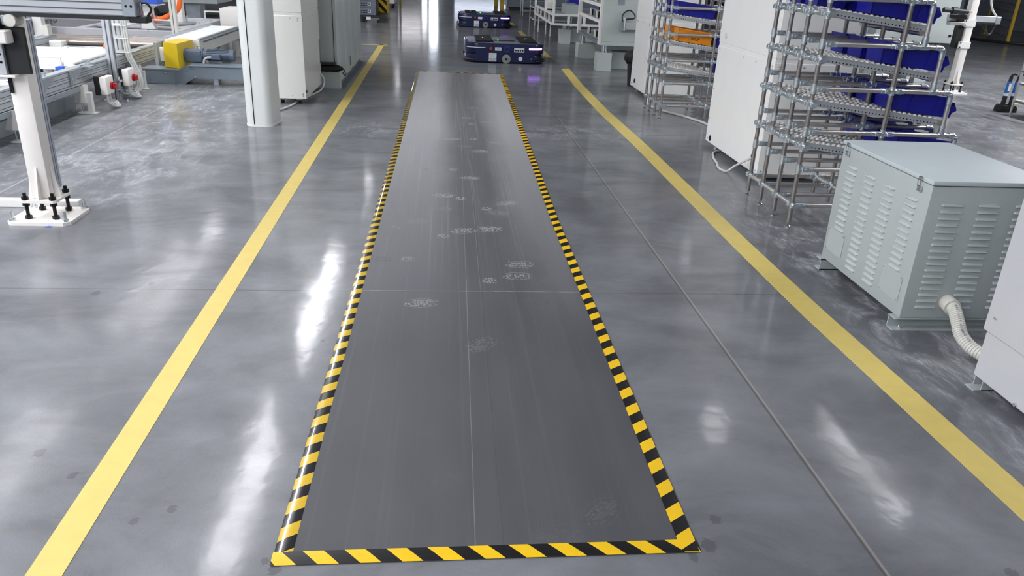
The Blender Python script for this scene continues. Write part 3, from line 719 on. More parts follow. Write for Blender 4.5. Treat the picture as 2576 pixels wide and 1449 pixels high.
def make_rack(label, YS, X0, X1, dx):
    loc = ((X0 + X1) / 2 + 0.15, (YS[0] + YS[-1]) / 2, 0)
    t = thing('pipe_rack', label, 'rack', loc)
    L = Vector(loc)
    def J(kind, p, name='pipe_joint'):
        o = bpy.data.objects.new(name, joint_mesh(kind)); S.collection.objects.link(o); o.parent = t; o.location = Vector(p) - L
    for x in (X0, X1):
        for y in YS:
            MB().cyl((x, y, 0.03), (x, y, 1.5), PR, 14).build('upright_pipe', M['steel_post'], t)
            J('foot', (x, y, 0), 'levelling_foot')
    for z in LEV:
        xe = ELB[z] + dx
        for y in YS:
            MB().cyl((X0, y, z), (xe - 0.04, y, z), PR, 12).build('cross_pipe', M['steel'], t)
            J('tee_x', (X0, y, z)); J('cross_x', (X1, y, z))
    # elbows and short drops only on the two outer frames of every level that ends in the open
    for k in range(len(LEV) - 1, 0, -1):
        z, zl = LEV[k], LEV[k - 1]; xe = ELB[z] + dx
        for y in YS:
            MB().cyl((xe, y, zl + 0.02), (xe, y, z - 0.05), PR, 12).build('drop_pipe', M['steel'], t)
            if y in (YS[0], YS[-1]):
                J('elbow', (xe, y, z)); J('tee_down', (xe, y, zl))
            else:
                MB().tube([(xe - 0.05, y, z)] + [(xe - 0.03 + 0.03 * math.sin(a), y, z - 0.03 + 0.03 * math.cos(a)) for a in [math.pi / 2 * q / 6 for q in range(7)]] + [(xe, y, z - 0.06)], 0.018, 10).build('elbow_joint', M['zinc'], t)
    for x in (X0, X1):
        MB().cyl((x, YS[0], LEV[0]), (x, YS[-1], LEV[0]), PR, 12).build('base_pipe', M['steel'], t)
        for y in YS: J('tee_y', (x, y, LEV[0] + 0.0))
    # roller tracks
    proto = None
    for z in TRK:
        zi = LEV[[i for i, l in enumerate(LEV) if l > z][0]]; xe = ELB[zi] + dx
        for x, zz in ((X0, z), (X1, z - 0.055), (xe - 0.03, z - 0.085)):
            MB().cyl((x, YS[0], zz), (x, YS[-1], zz), PR, 12).build('beam_pipe', M['zinc'] if x == X0 else M['steel'], t)
        for a, b in zip(YS, YS[1:]):
            for y in (a + 0.062, b - 0.062): J('clip', (X0, y, z), 'track_clamp')
        for y in YS: J('tee_y', (X0, y, z), 'beam_clamp')
        sl = -0.07 / 0.6
        for a, b in zip(YS, YS[1:]):
            for y, out in ((a + 0.045, -1), (b - 0.045, 1)):
                x0_, x1_ = X0 + 0.02, xe + 0.0
                r = MB()
                def ramp_box(dy0, dy1, dz0, dz1):
                    r.hexa([(x0_, y + dy0, z + dz0), (x1_, y + dy0, z + dz0 + sl * (x1_ - x0_)), (x1_, y + dy1, z + dz0 + sl * (x1_ - x0_)), (x0_, y + dy1, z + dz0),
                            (x0_, y + dy0, z + dz1), (x1_, y + dy0, z + dz1 + sl * (x1_ - x0_)), (x1_, y + dy1, z + dz1 + sl * (x1_ - x0_)), (x0_, y + dy1, z + dz1)])
                ramp_box(-0.033, -0.029, -0.012, 0.026); ramp_box(0.029, 0.033, -0.012, 0.026); ramp_box(-0.031, 0.031, -0.012, -0.008); ramp_box(-0.036, -0.028, 0.020, 0.026); ramp_box(0.028, 0.036, 0.020, 0.026)
                tr = r.build('roller_track', M['alu'], t)
                h = MB(); n = int((x1_ - x0_) / 0.022)
                for k in range(2, n):
                    xx = x0_ + k * 0.022; h.box(xx - 0.003, xx + 0.003, y - 0.0345, y - 0.0325, z - 0.004 + sl * (xx - x0_), z + 0.003 + sl * (xx - x0_))
                h.build('track_holes', M['hole'], tr)
                ro = MB(); n = int((x1_ - x0_ - 0.02) / 0.033)
                for k in range(n):
                    for q, dy in ((0, -0.014), (0.5, 0.014)):
                        xx = x0_ + 0.02 + (k + q) * 0.033
                        ro.sph((xx, y + dy, z + 0.0175 + sl * (xx - x0_)), 0.0172, (1, 0.8, 1), 10, 7)
                ro.build('rollers', M['roller'], tr)
    return t
YA = [4.43, 4.67, 4.905, 5.135]
YB = [7.92, 8.14, 8.36, 8.565]
make_rack('nearer steel pipe flow rack holding blue bins, beside the louvred cabinet', YA, 2.13, 2.605, 0.0)
make_rack('farther steel pipe flow rack with orange and blue bins between white cabinets', YB, 2.215, 2.69, 0.085)

def make_bin(label, x0, x1, y0, y1, z0, h, m, tilt, text=None, group=None, front_open=True):
    t = thing('storage_bin', label, 'bin', ((x0 + x1) / 2, (y0 + y1) / 2, z0), group)
    th = 0.005; tx, ty = 0.018, 0.010   # taper
    sh = MB()
    B = [(x0 + tx, y0 + ty), (x1 - tx * 0.4, y0 + ty), (x1 - tx * 0.4, y1 - ty), (x0 + tx, y1 - ty)]
    T = [(x0, y0), (x1, y0), (x1, y1), (x0, y1)]
    zf = z0 + h * (0.52 if front_open else 1.0)
    zt = z0 + h
    sh.hexa([(*B[0], z0), (*B[1], z0), (*B[2], z0), (*B[3], z0), (*B[0], z0 + th), (*B[1], z0 + th), (*B[2], z0 + th), (*B[3], z0 + th)])
    xs = x1 - 0.07 if front_open else x1
    for s, yb_, yt in ((-1, y0 + ty, y0), (1, y1 - ty, y1)):
        d = th * -s
        poly_o = [(B[0][0], yb_, z0), (B[1][0], yb_, z0), (x1, yb_ + (yt - yb_) * (zf - z0) / h, zf), (xs, yt, zt), (x0, yt, zt)]
        b = bmesh.new(); vo = [b.verts.new(p) for p in poly_o]; vi = [b.verts.new((p[0], p[1] + d, p[2])) for p in poly_o]
        b.faces.new(vo); b.faces.new(vi[::-1])
        for i in range(5): j = (i + 1) % 5; b.faces.new((vo[i], vo[j], vi[j], vi[i]))
        bmesh.ops.recalc_face_normals(b, faces=b.faces); sh._add(b)
        # ribs and rim
        for fx in (0.33, 0.72):
            xr = x0 + (x1 - x0) * fx
            sh.hexa([(xr - 0.006, yb_, z0 + 0.002), (xr + 0.006, yb_, z0 + 0.002), (xr + 0.006, yb_ + s * 0.006, z0 + 0.002), (xr - 0.006, yb_ + s * 0.006, z0 + 0.002),
                     (xr - 0.006, yt, zt), (xr + 0.006, yt, zt), (xr + 0.006, yt + s * 0.006, zt), (xr - 0.006, yt + s * 0.006, zt)])
        sh.box(x0, xs, yt - 0.003 + (s * 0.004), yt + 0.003 + s * 0.004, zt - 0.010, zt)
    sh.hexa([(B[0][0], y0 + ty, z0), (B[0][0] + th, y0 + ty, z0), (B[0][0] + th, y1 - ty, z0), (B[0][0], y1 - ty, z0), (x0, y0, zt), (x0 + th, y0, zt), (x0 + th, y1, zt), (x0, y1, zt)])
    sh.hexa([(B[1][0] - th, y0 + ty, z0), (B[1][0], y0 + ty, z0), (B[1][0], y1 - ty, z0), (B[1][0] - th, y1 - ty, z0), (x1 - th, y0 + 0.003, zf), (x1, y0 + 0.003, zf), (x1, y1 - 0.003, zf), (x1 - th, y1 - 0.003, zf)])
    ob = sh.build('bin_shell', m, t, 30)
    if front_open:
        MB().prism([(x1 - 0.006, zf - 0.03), (x1 + 0.020, zf - 0.012), (x1 + 0.016, zf - 0.002), (x1 - 0.008, zf + 0.032)], 'y', y0 + 0.006, y1 - 0.006).build('bin_lip', m, t)
    else:
        MB().box(x1 - 0.002, x1 + 0.012, y0 + 0.02, y1 - 0.02, zt - 0.016, zt).build('bin_lip', m, t)
    if text: text_mesh('lettering', text, 0.047, (x0 + (x1 - x0) * 0.53, y0 + ty * 0.66 - 0.002, z0 + h * 0.34), (1, 0, 0), (0, 0.09, 1), M['ink'], t, 0.0004)
    t.rotation_euler = (0, tilt, 0)
    return t
lvl_names = {0: 'lowest', 1: 'third', 2: 'second', 3: 'top'}
lane_names = ['nearest', 'middle', 'farthest']
TILT = math.atan(0.07 / 0.6)
for li in (3, 2, 1, 0):
    z = TRK[li]; xe = ELB[LEV[[i for i, l in enumerate(LEV) if l > z][0]]]
    for lane in range(3):
        y0_, y1_ = YA[lane] + 0.022, YA[lane + 1] - 0.022
        xl = xe - 0.36
        zc = z + 0.041 - 0.07 / 0.6 * (xe - 0.15 - 2.13)
        make_bin('blue open-front bin at the right end, %s lane, %s roller shelf of the near rack' % (lane_names[lane], lvl_names[li]), xl, xe + 0.055, y0_, y1_, zc, 0.118, M['bin_blue'], TILT, None, 'blue bins in the near rack')
# second bin row on the top shelf
for lane in (1, 2):
    y0_, y1_ = YA[lane] + 0.022, YA[lane + 1] - 0.022
    make_bin('blue open-front bin at the left end, %s lane, top roller shelf of the near rack' % lane_names[lane], 2.165, 2.355, y0_, y1_, 1.275, 0.118, M['bin_blue'], TILT, None, 'blue bins in the near rack')
# farther rack
def fb(lv, lane, xa, xb, m, label, text=None, fo=False):
    z = TRK[lv]; y0_, y1_ = YB[lane] + 0.02, YB[lane + 1] - 0.02
    zc = z + 0.041 - 0.07 / 0.6 * ((xa + xb) / 2 - 2.215)
    make_bin(label, xa, xb, y0_, y1_, zc, 0.12, m, TILT, text, 'bins in the far rack', fo)
fb(2, 0, 2.27, 2.66, M['bin_blue'], 'blue bin in the nearest lane, second shelf of the far rack')
fb(2, 1, 2.24, 2.60, M['bin_blue'], 'blue bin in the middle lane, second shelf of the far rack')
fb(1, 0, 2.30, 2.66, M['bin_orange'], 'orange bin lettered KCP on the third shelf of the far rack', 'KCP')
fb(1, 1, 2.27, 2.62, M['bin_orange'], 'plain orange bin behind the lettered one on the far rack')
fb(1, 0, 2.70, 2.98, M['bin_blue'], 'blue bin right of the orange lettered bin on the far rack', None, True)
fb(0, 0, 2.72, 3.05, M['bin_blue'], 'blue bin on the lowest roller shelf of the far rack, right end', None, True)

# ------------------------------------------------------------------ white cabinets on the right
def screws(mb, pts, axis, c, r=0.006):
    for a, z in pts:
        if axis == 'x': mb.cyl((c - 0.004, a, z), (c + 0.004, a, z), r, 10)
        else: mb.cyl((a, c - 0.004, z), (a, c + 0.004, z), r, 10)
def white_cabinet(label, X0, X1, Y0, Y1, H, zb, aisle, cat='cabinet', casters=False, mfront='cab_white'):
    t = thing('control_cabinet', label, cat, ((X0 + X1) / 2, (Y0 + Y1) / 2, 0))
    MB().box(X0, X1, Y0, Y1, zb, 0.86, 0.003).build('lower_body', M[mfront], t)
    MB().box(X0 + 0.004, X1 - 0.004, Y0 + 0.004, Y1 - 0.004, 0.855, 0.895).build('middle_band', M[mfront], t)
    MB().box(X0, X1, Y0, Y1, 0.89, H, 0.003).build('upper_body', M[mfront], t)
    xa = X0 if aisle < 0 else X1
    s = MB()
    screws(s, [(Y0 + 0.03, 0.835), (Y0 + 0.03, 0.815), (Y1 - 0.05, 0.835), (Y0 + 0.03, zb + 0.03), (Y1 - 0.06, zb + 0.03), (Y0 + 0.35, 0.83), (Y0 + 0.62, 0.83), (Y0 + 0.03, 0.45), (Y1 - 0.03, 0.5), (Y1 - 0.03, 0.25)], 'x', xa)
    screws(s, [(X0 + 0.04, 0.835), (X0 + 0.04, 0.815), (X0 + 0.22, 0.835), (X1 - 0.04, 0.835), (X1 - 0.04, 0.815), (X0 + 0.03, zb + 0.03), (X0 + 0.2, zb + 0.03), (X1 - 0.03, zb + 0.03), (X1 - 0.03, zb + 0.05)], 'y', Y0)
    s.build('screw_heads', M['galv'], t)
    for x in (X0 + 0.08, X1 - 0.08):
        for y in (Y0 + 0.08, Y1 - 0.08):
            if casters:
                c = MB().box(x - 0.03, x + 0.03, y - 0.03, y + 0.03, 0.04, zb, 0.004).build('caster_fork', M['white'], t)
                MB().cyl((x - 0.014, y + 0.01, 0.027), (x + 0.014, y + 0.01, 0.027), 0.027, 16).build('caster_wheel', M['rubber'], c)
            else:
                MB().cyl((x, y, 0), (x, y, 0.02), 0.03, 14).cyl((x, y, 0.015), (x, y, zb), 0.012, 10).build('levelling_foot', M['chrome'], t)
    return t
t = white_cabinet('tall white control cabinet between the two pipe racks', 2.32, 2.95, 5.49, 6.72, 2.0, 0.05, -1)
MB().cyl((2.313, 6.56, 0.95), (2.322, 6.56, 0.95), 0.024, 20).build('blank_plug', M['cab_side'], t)
MB().cyl((2.315, 5.60, 0.16), (2.325, 5.60, 0.16), 0.034, 20).build('cable_grommet', M['hole'], t)
MB().cyl((2.315, 6.60, 0.09), (2.325, 6.60, 0.09), 0.024, 20).build('cable_grommet', M['hole'], t)
t = white_cabinet('tall white control cabinet beyond the far pipe rack, black bin behind', 2.36, 3.0, 9.27, 9.98, 2.0, 0.05, -1)
MB().cyl((2.353, 9.76, 0.13), (2.365, 9.76, 0.13), 0.026, 16).build('cable_grommet', M['hole'], t)
tag(MB().tube(spline([(2.318, 5.60, 0.16), (2.28, 5.62, 0.13), (2.235, 5.72, 0.06), (2.19, 5.75, 0.012), (2.16, 5.85, 0.010), (2.20, 6.02, 0.010), (2.23, 6.2, 0.010), (2.30, 6.40, 0.010), (2.42, 6.5, 0.010)], 8), 0.009, 8).build('power_cable', M['cable']),
    'thin white cable looping on the floor by the near white cabinet', 'cable')
tag(MB().tube(spline([(2.40, 9.2, 0.012), (2.30, 8.75, 0.012), (2.34, 8.45, 0.012), (2.50, 8.1, 0.012), (2.62, 7.75, 0.012), (2.66, 7.3, 0.012), (2.62, 6.8, 0.012)], 8), 0.012, 8).build('power_cable', M['cable']),
    'white cable lying on the floor under the far pipe rack', 'cable')

# bin with black bag behind the far white cabinet
t = thing('waste_bin', 'black bagged waste bin half hidden by the far white cabinet', 'bin', (2.5, 10.25, 0))
MB().cyl((2.5, 10.22, 0.0), (2.5, 10.22, 0.34), 0.12, 20, 0.15).build('bin_body', M['dark'], t)
b = MB().sph((2.49, 10.22, 0.36), 0.19, (1.0, 1.0, 0.55), 20, 12)
rn = random.Random(3)
for v in b.bm.verts: v.co += Vector((rn.uniform(-1, 1), rn.uniform(-1, 1), rn.uniform(-1, 1))) * 0.014
b.build('bag', M['rubber'], t, 70)

# ------------------------------------------------------------------ raised machine with fixture shelves (right, middle distance)
def pedestal(label, x0, x1, y0, y1, h, jx, jy, top, group):
    t = thing('jack_pedestal', label, 'pedestal', ((x0 + x1) / 2, (y0 + y1) / 2, 0), group)
    MB().box(x0, x1, y0, y1, 0, h, 0.003).build('block', M['grey_green'], t)
    MB().cyl((jx, jy, h), (jx, jy, h + 0.022), 0.06, 20).build('jack_base', M['chrome'], t)
    MB().cyl((jx, jy, h + 0.02), (jx, jy, top), 0.043, 20).build('jack_screw', M['zinc'], t)
    return t
t = thing('shelf_machine', 'grey green raised machine with open fixture shelves facing the aisle', 'machine', (2.8, 12.6, 0.37))
x0, x1, y0, y1 = 2.25, 3.6, 11.6, 13.62
MB().box(x0, x1, y0, y0 + 0.05, 0.42, 2.0, 0.003).build('front_panel', M['grey_green'], t)
MB().box(x0, x1, y0, y0 + 0.06, 0.365, 0.418, 0.003).build('base_beam', M['grey_green'], t)
MB().box(x0 + 0.6, x1, y0 + 0.05, y1, 0.42, 2.0).build('back_body', M['grey_green'], t)
for yy in (y0 + 0.08, y1): MB().box(x0 - 0.03, x0 + 0.03, yy - 0.035, yy + 0.035, 0.37, 2.0, 0.003).build('corner_post', M['cream'], t)
for zz, m in ((0.41, 'duct'), (0.70, 'cream'), (0.92, 'cream')):
    sh = MB().box(x0, x0 + 0.6, y0 + 0.05, y1, zz - 0.025, zz - 0.005).build('shelf', M['gc'], t)
    MB().box(x0 - 0.02, x0 + 0.02, y0 + 0.1, y1 - 0.05, zz - 0.04, zz + 0.005, 0.002).build('shelf_edge', M[m], sh)
k = MB()
for zz, lst in ((0.41, ((0.09, 12.0), (0.09, 12.6), (0.09, 13.2), (0.35, 12.2), (0.35, 12.9))), (0.70, ((0.07, 11.95), (0.07, 12.45), (0.07, 13.0), (0.3, 12.3), (0.3, 13.0))), (0.92, ((0.1, 12.2), (0.1, 12.8)))):
    for dx_, yy in lst:
        MB().box(x0 + dx_ - 0.012, x0 + dx_ + 0.012, yy - 0.03, yy + 0.03, zz - 0.01, zz + 0.095, 0.002).build('fixture_clip', M['cream'], t)
        k.box(x0 + dx_ + 0.012, x0 + dx_ + 0.035, yy - 0.028, yy + 0.03, zz - 0.008, zz + 0.085)
k.build('clip_pads', M['dark'], t)
g = MB().box(2.56, 3.0, y0 - 0.09, y0 - 0.02, 0.60, 0.69, 0.003).build('actuator', M['alu'], t)
MB().box(2.50, 2.57, y0 - 0.10, y0 - 0.005, 0.585, 0.705, 0.004).build('actuator_end', M['galv'], g)
MB().box(2.545, 2.555, y0 - 0.115, y0 - 0.09, 0.59, 0.76).build('switch_strip', M['label'], g)
MB().tube(spline([(2.53, y0 - 0.05, 0.70), (2.52, y0 - 0.05, 0.78), (2.56, y0 - 0.05, 0.84), (2.63, y0 - 0.05, 0.86), (2.70, y0 - 0.05, 0.80), (2.69, y0 - 0.05, 0.755), (2.60, y0 - 0.05, 0.745), (2.545, y0 - 0.05, 0.73)], 7), 0.010, 8).build('air_hose', M['dark'], t)
MB().box(2.45, 2.55, y0 - 0.004, y0, 0.93, 1.0).build('data_plate', M['galv'], t)
pg = 'grey jack pedestals under the machines'
pedestal('grey pedestal with bright jack under the near corner of the shelf machine', 2.215, 2.43, 11.6, 11.82, 0.262, 2.32, 11.68, 0.37, pg)
pedestal('grey pedestal with bright jack under the far corner of the shelf machine', 2.19, 2.48, 13.2, 13.5, 0.236, 2.27, 13.32, 0.37, pg)
pedestal('grey pedestal with bright jack under the white slatted frame', 2.205, 2.415, 15.55, 15.8, 0.262, 2.30, 15.66, 0.37, pg)
tag(MB().box(2.50, 3.4, 11.9, 12.2, 0, 0.25, 0.004).build('support_block', M['grey_green']), 'wide grey block on the floor right of the near jack pedestal', 'block')
tag(MB().box(2.45, 3.2, 15.9, 16.2, 0, 0.26, 0.004).build('support_block', M['grey_green']), 'wide grey block on the floor beneath the white slatted frame', 'block')

# white slatted frame / table further away
t = thing('conveyor_frame', 'white open slatted frame standing beyond the shelf machine', 'frame', (2.5, 16.9, 0))
x0, x1, y0, y1 = 2.03, 3.3, 15.33, 18.5
for (x, y, zb) in ((x0, y0, 0.385), (x1, y0, 0.385), (x0, y1, 0.33), (x0, 16.6, 0.54)):
    MB().box(x - 0.022, x + 0.022, y - 0.022, y + 0.022, zb, 1.4, 0.003).build('corner_post', M['white'], t)
for z_ in (0.37, 0.54):
    MB().box(x0, x1, y0 - 0.018, y0 + 0.018, z_ - 0.02, z_ + 0.02).build('front_rail', M['white'], t)
    MB().box(x0 - 0.018, x0 + 0.018, y0, y1, z_ - 0.022, z_ + 0.022).build('side_rail', M['white'], t)
for yy in (16.0, 16.7, 17.4, 18.0): MB().box(x0 - 0.015, x0 + 0.015, yy - 0.03, yy + 0.03, 0.37, 0.54).build('stud', M['white'], t)
for xx in (2.32, 2.62, 2.92): MB().box(xx - 0.025, xx + 0.025, y0 - 0.012, y0 + 0.012, 0.37, 0.54).build('stud', M['white'], t)
MB().box(x0 + 0.02, x1, y0 + 0.02, y1, 0.50, 0.52).build('deck', M['gc'], t)
MB().box(2.35, 2.6, 15.9, 16.6, 0.52, 0.70, 0.004).build('deck_box', M['gc'], t)
MB().box(2.12, 2.3, 17.2, 17.6, 0.54, 0.75, 0.004).build('deck_box', M['cream'], t)
for y_, x_ in ((18.1, 2.07), (17.55, 2.17), (17.15, 2.22)):
    MB().cyl((x_, y_, 0), (x_, y_, 0.36), 0.014, 10).build('frame_leg', M['white'], t)
MB().box(2.9, 3.3, 15.4, 16.4, 0.56, 0.60, rot=Matrix.Rotation(0.25, 3, 'Y')).build('chute', M['alu'], t)
tag(MB().box(2.52, 2.82, 16.8, 17.2, 0.52, 0.82, 0.005).build('blue_crate', M['bin_blue']), 'dark blue crate standing on the white slatted frame', 'crate')

# ------------------------------------------------------------------ far aisle, right side: yellow guards, grey cabinets, pipe racks
for (x, y), lb in zip(((1.68, 27.5), (1.74, 25.4)), ('yellow guard post at the aisle end, the farther of two', 'yellow guard post at the aisle end, the nearer of two')):
    MBt = MB().box(x - 0.06, x + 0.06, y - 0.06, y + 0.06, 0, 1.1, 0.01); o = MBt.build('guard_post', M['post_yellow'])
    tag(o, lb, 'post', 'yellow guard posts')
t = thing('grey_enclosure', 'long dark grey machine enclosure at the far right of the aisle', 'machine', (4.0, 26.6, 0))
MB().box(1.95, 6.5, 26.0, 27.4, 0.08, 2.0, 0.01).build('body', M['duct'], t); MB().box(2.0, 6.45, 26.05, 27.35, 0, 0.08).build('plinth', M['dark'], t)
s = MB()
for xx in (2.9, 3.9, 4.9): s.box(xx - 0.01, xx + 0.01, 25.995, 26.0, 0.1, 1.98)
s.build('panel_gap', M['hole'], t)
def simple_rack(label, X, Y, w, d, n, m='steel'):
    t = thing('small_pipe_rack', label, 'rack', (X, Y, 0), 'small racks far down the aisle')
    for xx in (X, X + w):
        for yy in (Y, Y + d): MB().cyl((xx, yy, 0), (xx, yy, 1.3), 0.02, 8).build('upright_pipe', M[m], t)
    for k in range(n):
        z = 0.12 + k * 0.27; s = MB()
        for yy in (Y, Y + d): s.cyl((X, yy, z), (X + w, yy, z), 0.018, 8)
        for xx in (X, X + w): s.cyl((xx, Y, z), (xx, Y + d, z), 0.018, 8)
        s.box(X, X + w, Y, Y + d, z + 0.012, z + 0.022); s.build('rack_shelf', M['galv'], t)
    return t
simple_rack('grey pipe rack in front of the dark enclosure far down the aisle', 2.2, 23.4, 0.7, 0.6, 4)
simple_rack('grey pipe rack left of the white slatted frame, far down the aisle', 2.18, 19.9, 0.9, 1.2, 4)

# ------------------------------------------------------------------ left side of the aisle
# rounded column
t = thing('column', 'white rounded column left of the aisle with dark vertical seam', 'column', (-1.62, 7.14, 0))
pts = []
for cx, cy_, a0, r in ((-1.535, 7.24, 0, 0.05), (-1.66, 7.20, 90, 0.09), (-1.66, 7.10, 180, 0.09), (-1.575, 7.06, 270, 0.06)):
    for k in range(9):
        a = math.radians(a0 + 90 * k / 8); pts.append((cx + r * math.cos(a), cy_ + r * math.sin(a)))
MB().prism(pts, 'z', 0.0, ZC).build('shaft', M['column'], t)
MB().prism([(x * 1.0 + (x + 1.62) * 0.03, y + (y - 7.14) * 0.03) for x, y in pts], 'z', 0.0, 0.016).build('base_trim', M['white'], t)
MB().box(-1.672, -1.666, 7.007, 7.03, 0.02, ZC).build('seam', M['hole'], t)
MB().box(-1.5155, -1.513, 7.095, 7.10, 0.02, ZC).build('seam', M['galv'], t)

t = white_cabinet('white wheeled control cabinet right behind the rounded column', -1.735, -1.40, 8.14, 9.2, 2.0, 0.06, 1, casters=True, mfront='cab_side')
MB().cyl((-1.402, 8.17, 0.13), (-1.394, 8.17, 0.13), 0.016, 14).build('cable_grommet', M['hole'], t)
MB().box(-1.4, -1.392, 9.1, 9.18, 0.3, 0.55).build('hinge', M['chrome'], t)
MB().cyl((-1.73, 8.13, 0.98), (-1.73, 8.13, 1.3), 0.008, 8).build('door_handle', M['chrome'], t)
tag(MB().tube(spline([(-1.41, 9.1, 0.20), (-1.36, 9.12, 0.12), (-1.375, 9.05, 0.03), (-1.42, 8.8, 0.012), (-1.5, 8.4, 0.012), (-1.54, 8.0, 0.012), (-1.62, 7.75, 0.012), (-1.75, 7.6, 0.012), (-1.85, 7.55, 0.012)], 8), 0.010, 8).build('power_cable', M['cable']),
    'white cable on the floor between the column and the wheeled cabinet', 'cable')

t = thing('grey_cabinet_row', 'row of tall grey cabinets with rounded doors along the aisle', 'cabinet', (-1.5, 10.6, 0))
MB().box(-1.9, -1.22, 9.3, 9.36, 0.06, 2.0, 0.006).build('end_panel', M['grey_green'], t)
for k in range(4):
    a = 9.36 + k * 0.635
    pts = [(-1.9, a + 0.004), (-1.9, a + 0.631)]
    for q in range(9):
        th = math.radians(90 - 180 * q / 8); pts.append((-1.235 + 0.035 * math.cos(th), a + 0.3175 + 0.3135 * (1 if q < 4 else -1 if q > 4 else 0) * abs(math.sin(th)) ** 0.5))
    MB().prism(pts, 'z', 0.07, 2.0).build('cabinet_door', M['grey_green'], t)
MB().box(-1.9, -1.235, 9.34, 11.9, 0.0, 0.08).build('plinth', M['duct'], t)
MB().box(-1.9, -1.19, 9.22, 9.3, 0.0, 0.19, 0.004).build('end_step', M['grey_green'], t)
MB().box(-1.262, -1.256, 9.296, 9.30, 0.19, 2.0).build('door_gap', M['hole'], t)
MB().box(-1.212, -1.196, 10.3, 10.32, 0.13, 0.25).build('door_gap', M['hole'], t)
t = thing('shoulder_bag', 'black bag lying on the step of the grey cabinets', 'bag', (-1.29, 9.25, 0.19))
b = MB().sph((-1.30, 9.24, 0.228), 0.15, (1, 0.45, 0.26), 20, 12)
for v in b.bm.verts: v.co += Vector((rn.uniform(-1, 1), rn.uniform(-1, 1), rn.uniform(-1, 1))) * 0.004
b.build('bag_body', M['rubber'], t, 70)
MB().tube(spline([(-1.17, 9.2, 0.235), (-1.14, 9.18, 0.22), (-1.125, 9.17, 0.18), (-1.14, 9.17, 0.165), (-1.16, 9.18, 0.20)], 6), 0.006, 6).build('strap', M['rubber'], t)
tag(MB().box(-1.42, -1.24, 9.19, 9.285, 0.268, 0.292, 0.003).build('flat_case', M['dark']), 'flat black case lying on top of the black bag', 'case')

# crates on a black pallet, striped guard post, distant white cabinet
t = thing('plastic_pallet', 'black pallet at the left of the aisle under grey crates', 'pallet', (-1.9, 19.4, 0))
MB().box(-2.5, -1.38, 18.9, 20.0, 0.10, 0.15, 0.006).build('deck', M['dark'], t)
for xx in (-2.45, -1.95, -1.45): MB().box(xx - 0.06, xx + 0.06, 18.92, 19.98, 0, 0.10).build('runner', M['dark'], t)
MB().box(-1.80, -1.70, 18.893, 18.9, 0.06, 0.12).build('label', M['label'], t)
for k in range(4):
    z0_ = 0.15 + k * 0.155
    nm = ('bottom', 'second', 'third', 'topmost')[k]
    c = thing('plastic_crate', 'grey perforated crate on the black pallet, %s of the stack' % nm, 'crate', (-1.95, 19.3, z0_), 'grey crates on the pallet')
    MB().box(-2.35, -1.58, 18.96, 19.7, z0_, z0_ + 0.153, 0.008).build('crate_body', M['crate_grey'], c)
    h = MB()
    for r_ in range(2):
        for q in range(5): h.box(-1.95 + q * 0.035, -1.925 + q * 0.035, 18.955, 18.962, z0_ + 0.045 + r_ * 0.045, z0_ + 0.065 + r_ * 0.045)
    h.build('vent_holes', M['hole'], c)
    MB().box(-1.765, -1.70, 18.955, 18.962, z0_ + 0.055, z0_ + 0.12).build('label', M['label'], c)
    MB().box(-1.75, -1.715, 18.953, 18.957, z0_ + 0.075, z0_ + 0.10).build('print_mark', M['ink'], c)
t = thing('striped_guard', 'black and yellow striped guard board beside the grey crates', 'guard', (-1.46, 20.2, 0))
mb = MB()
x0, x1 = -1.66, -1.42
k = -2
while True:
    z0_ = k * 0.10
    if z0_ > 1.5: break
    v = [(x0, max(0.0, min(1.5, z0_ + 0.24))), (x1, max(0.0, min(1.5, z0_))), (x1, max(0.0, min(1.5, z0_ + 0.1))), (x0, max(0.0, min(1.5, z0_ + 0.34)))]
    mb.mi = k % 2
    if v[0][1] != v[3][1] or v[1][1] != v[2][1]: mb.hexa([(a, 20.15, b) for a, b in v] + [(a, 20.19, b) for a, b in v])
    k += 1
mb.build('striped_board', [M['haz_yellow'], M['haz_black']], t, 0)
MB().box(-1.42, -1.38, 20.15, 20.6, 0, 1.5).build('side_board', M['post_yellow'], t)
t = thing('wheeled_cabinet', 'pale cabinet on castors at the far left of the aisle', 'cabinet', (-1.9, 24.8, 0))
MB().box(-2.3, -1.5, 24.45, 25.2, 0.12, 1.6, 0.01).build('body', M['white'], t)
for x in (-2.25, -1.56):
    for y in (24.5, 25.1): MB().cyl((x - 0.02, y, 0.06), (x + 0.02, y, 0.06), 0.06, 14).build('caster_wheel', M['rubber'], t)
tag(MB().box(-1.42, -1.36, 25.6, 25.66, 0, 1.4).build('thin_post', M['post_yellow']), 'thin olive yellow post beside the far pale cabinet', 'post')

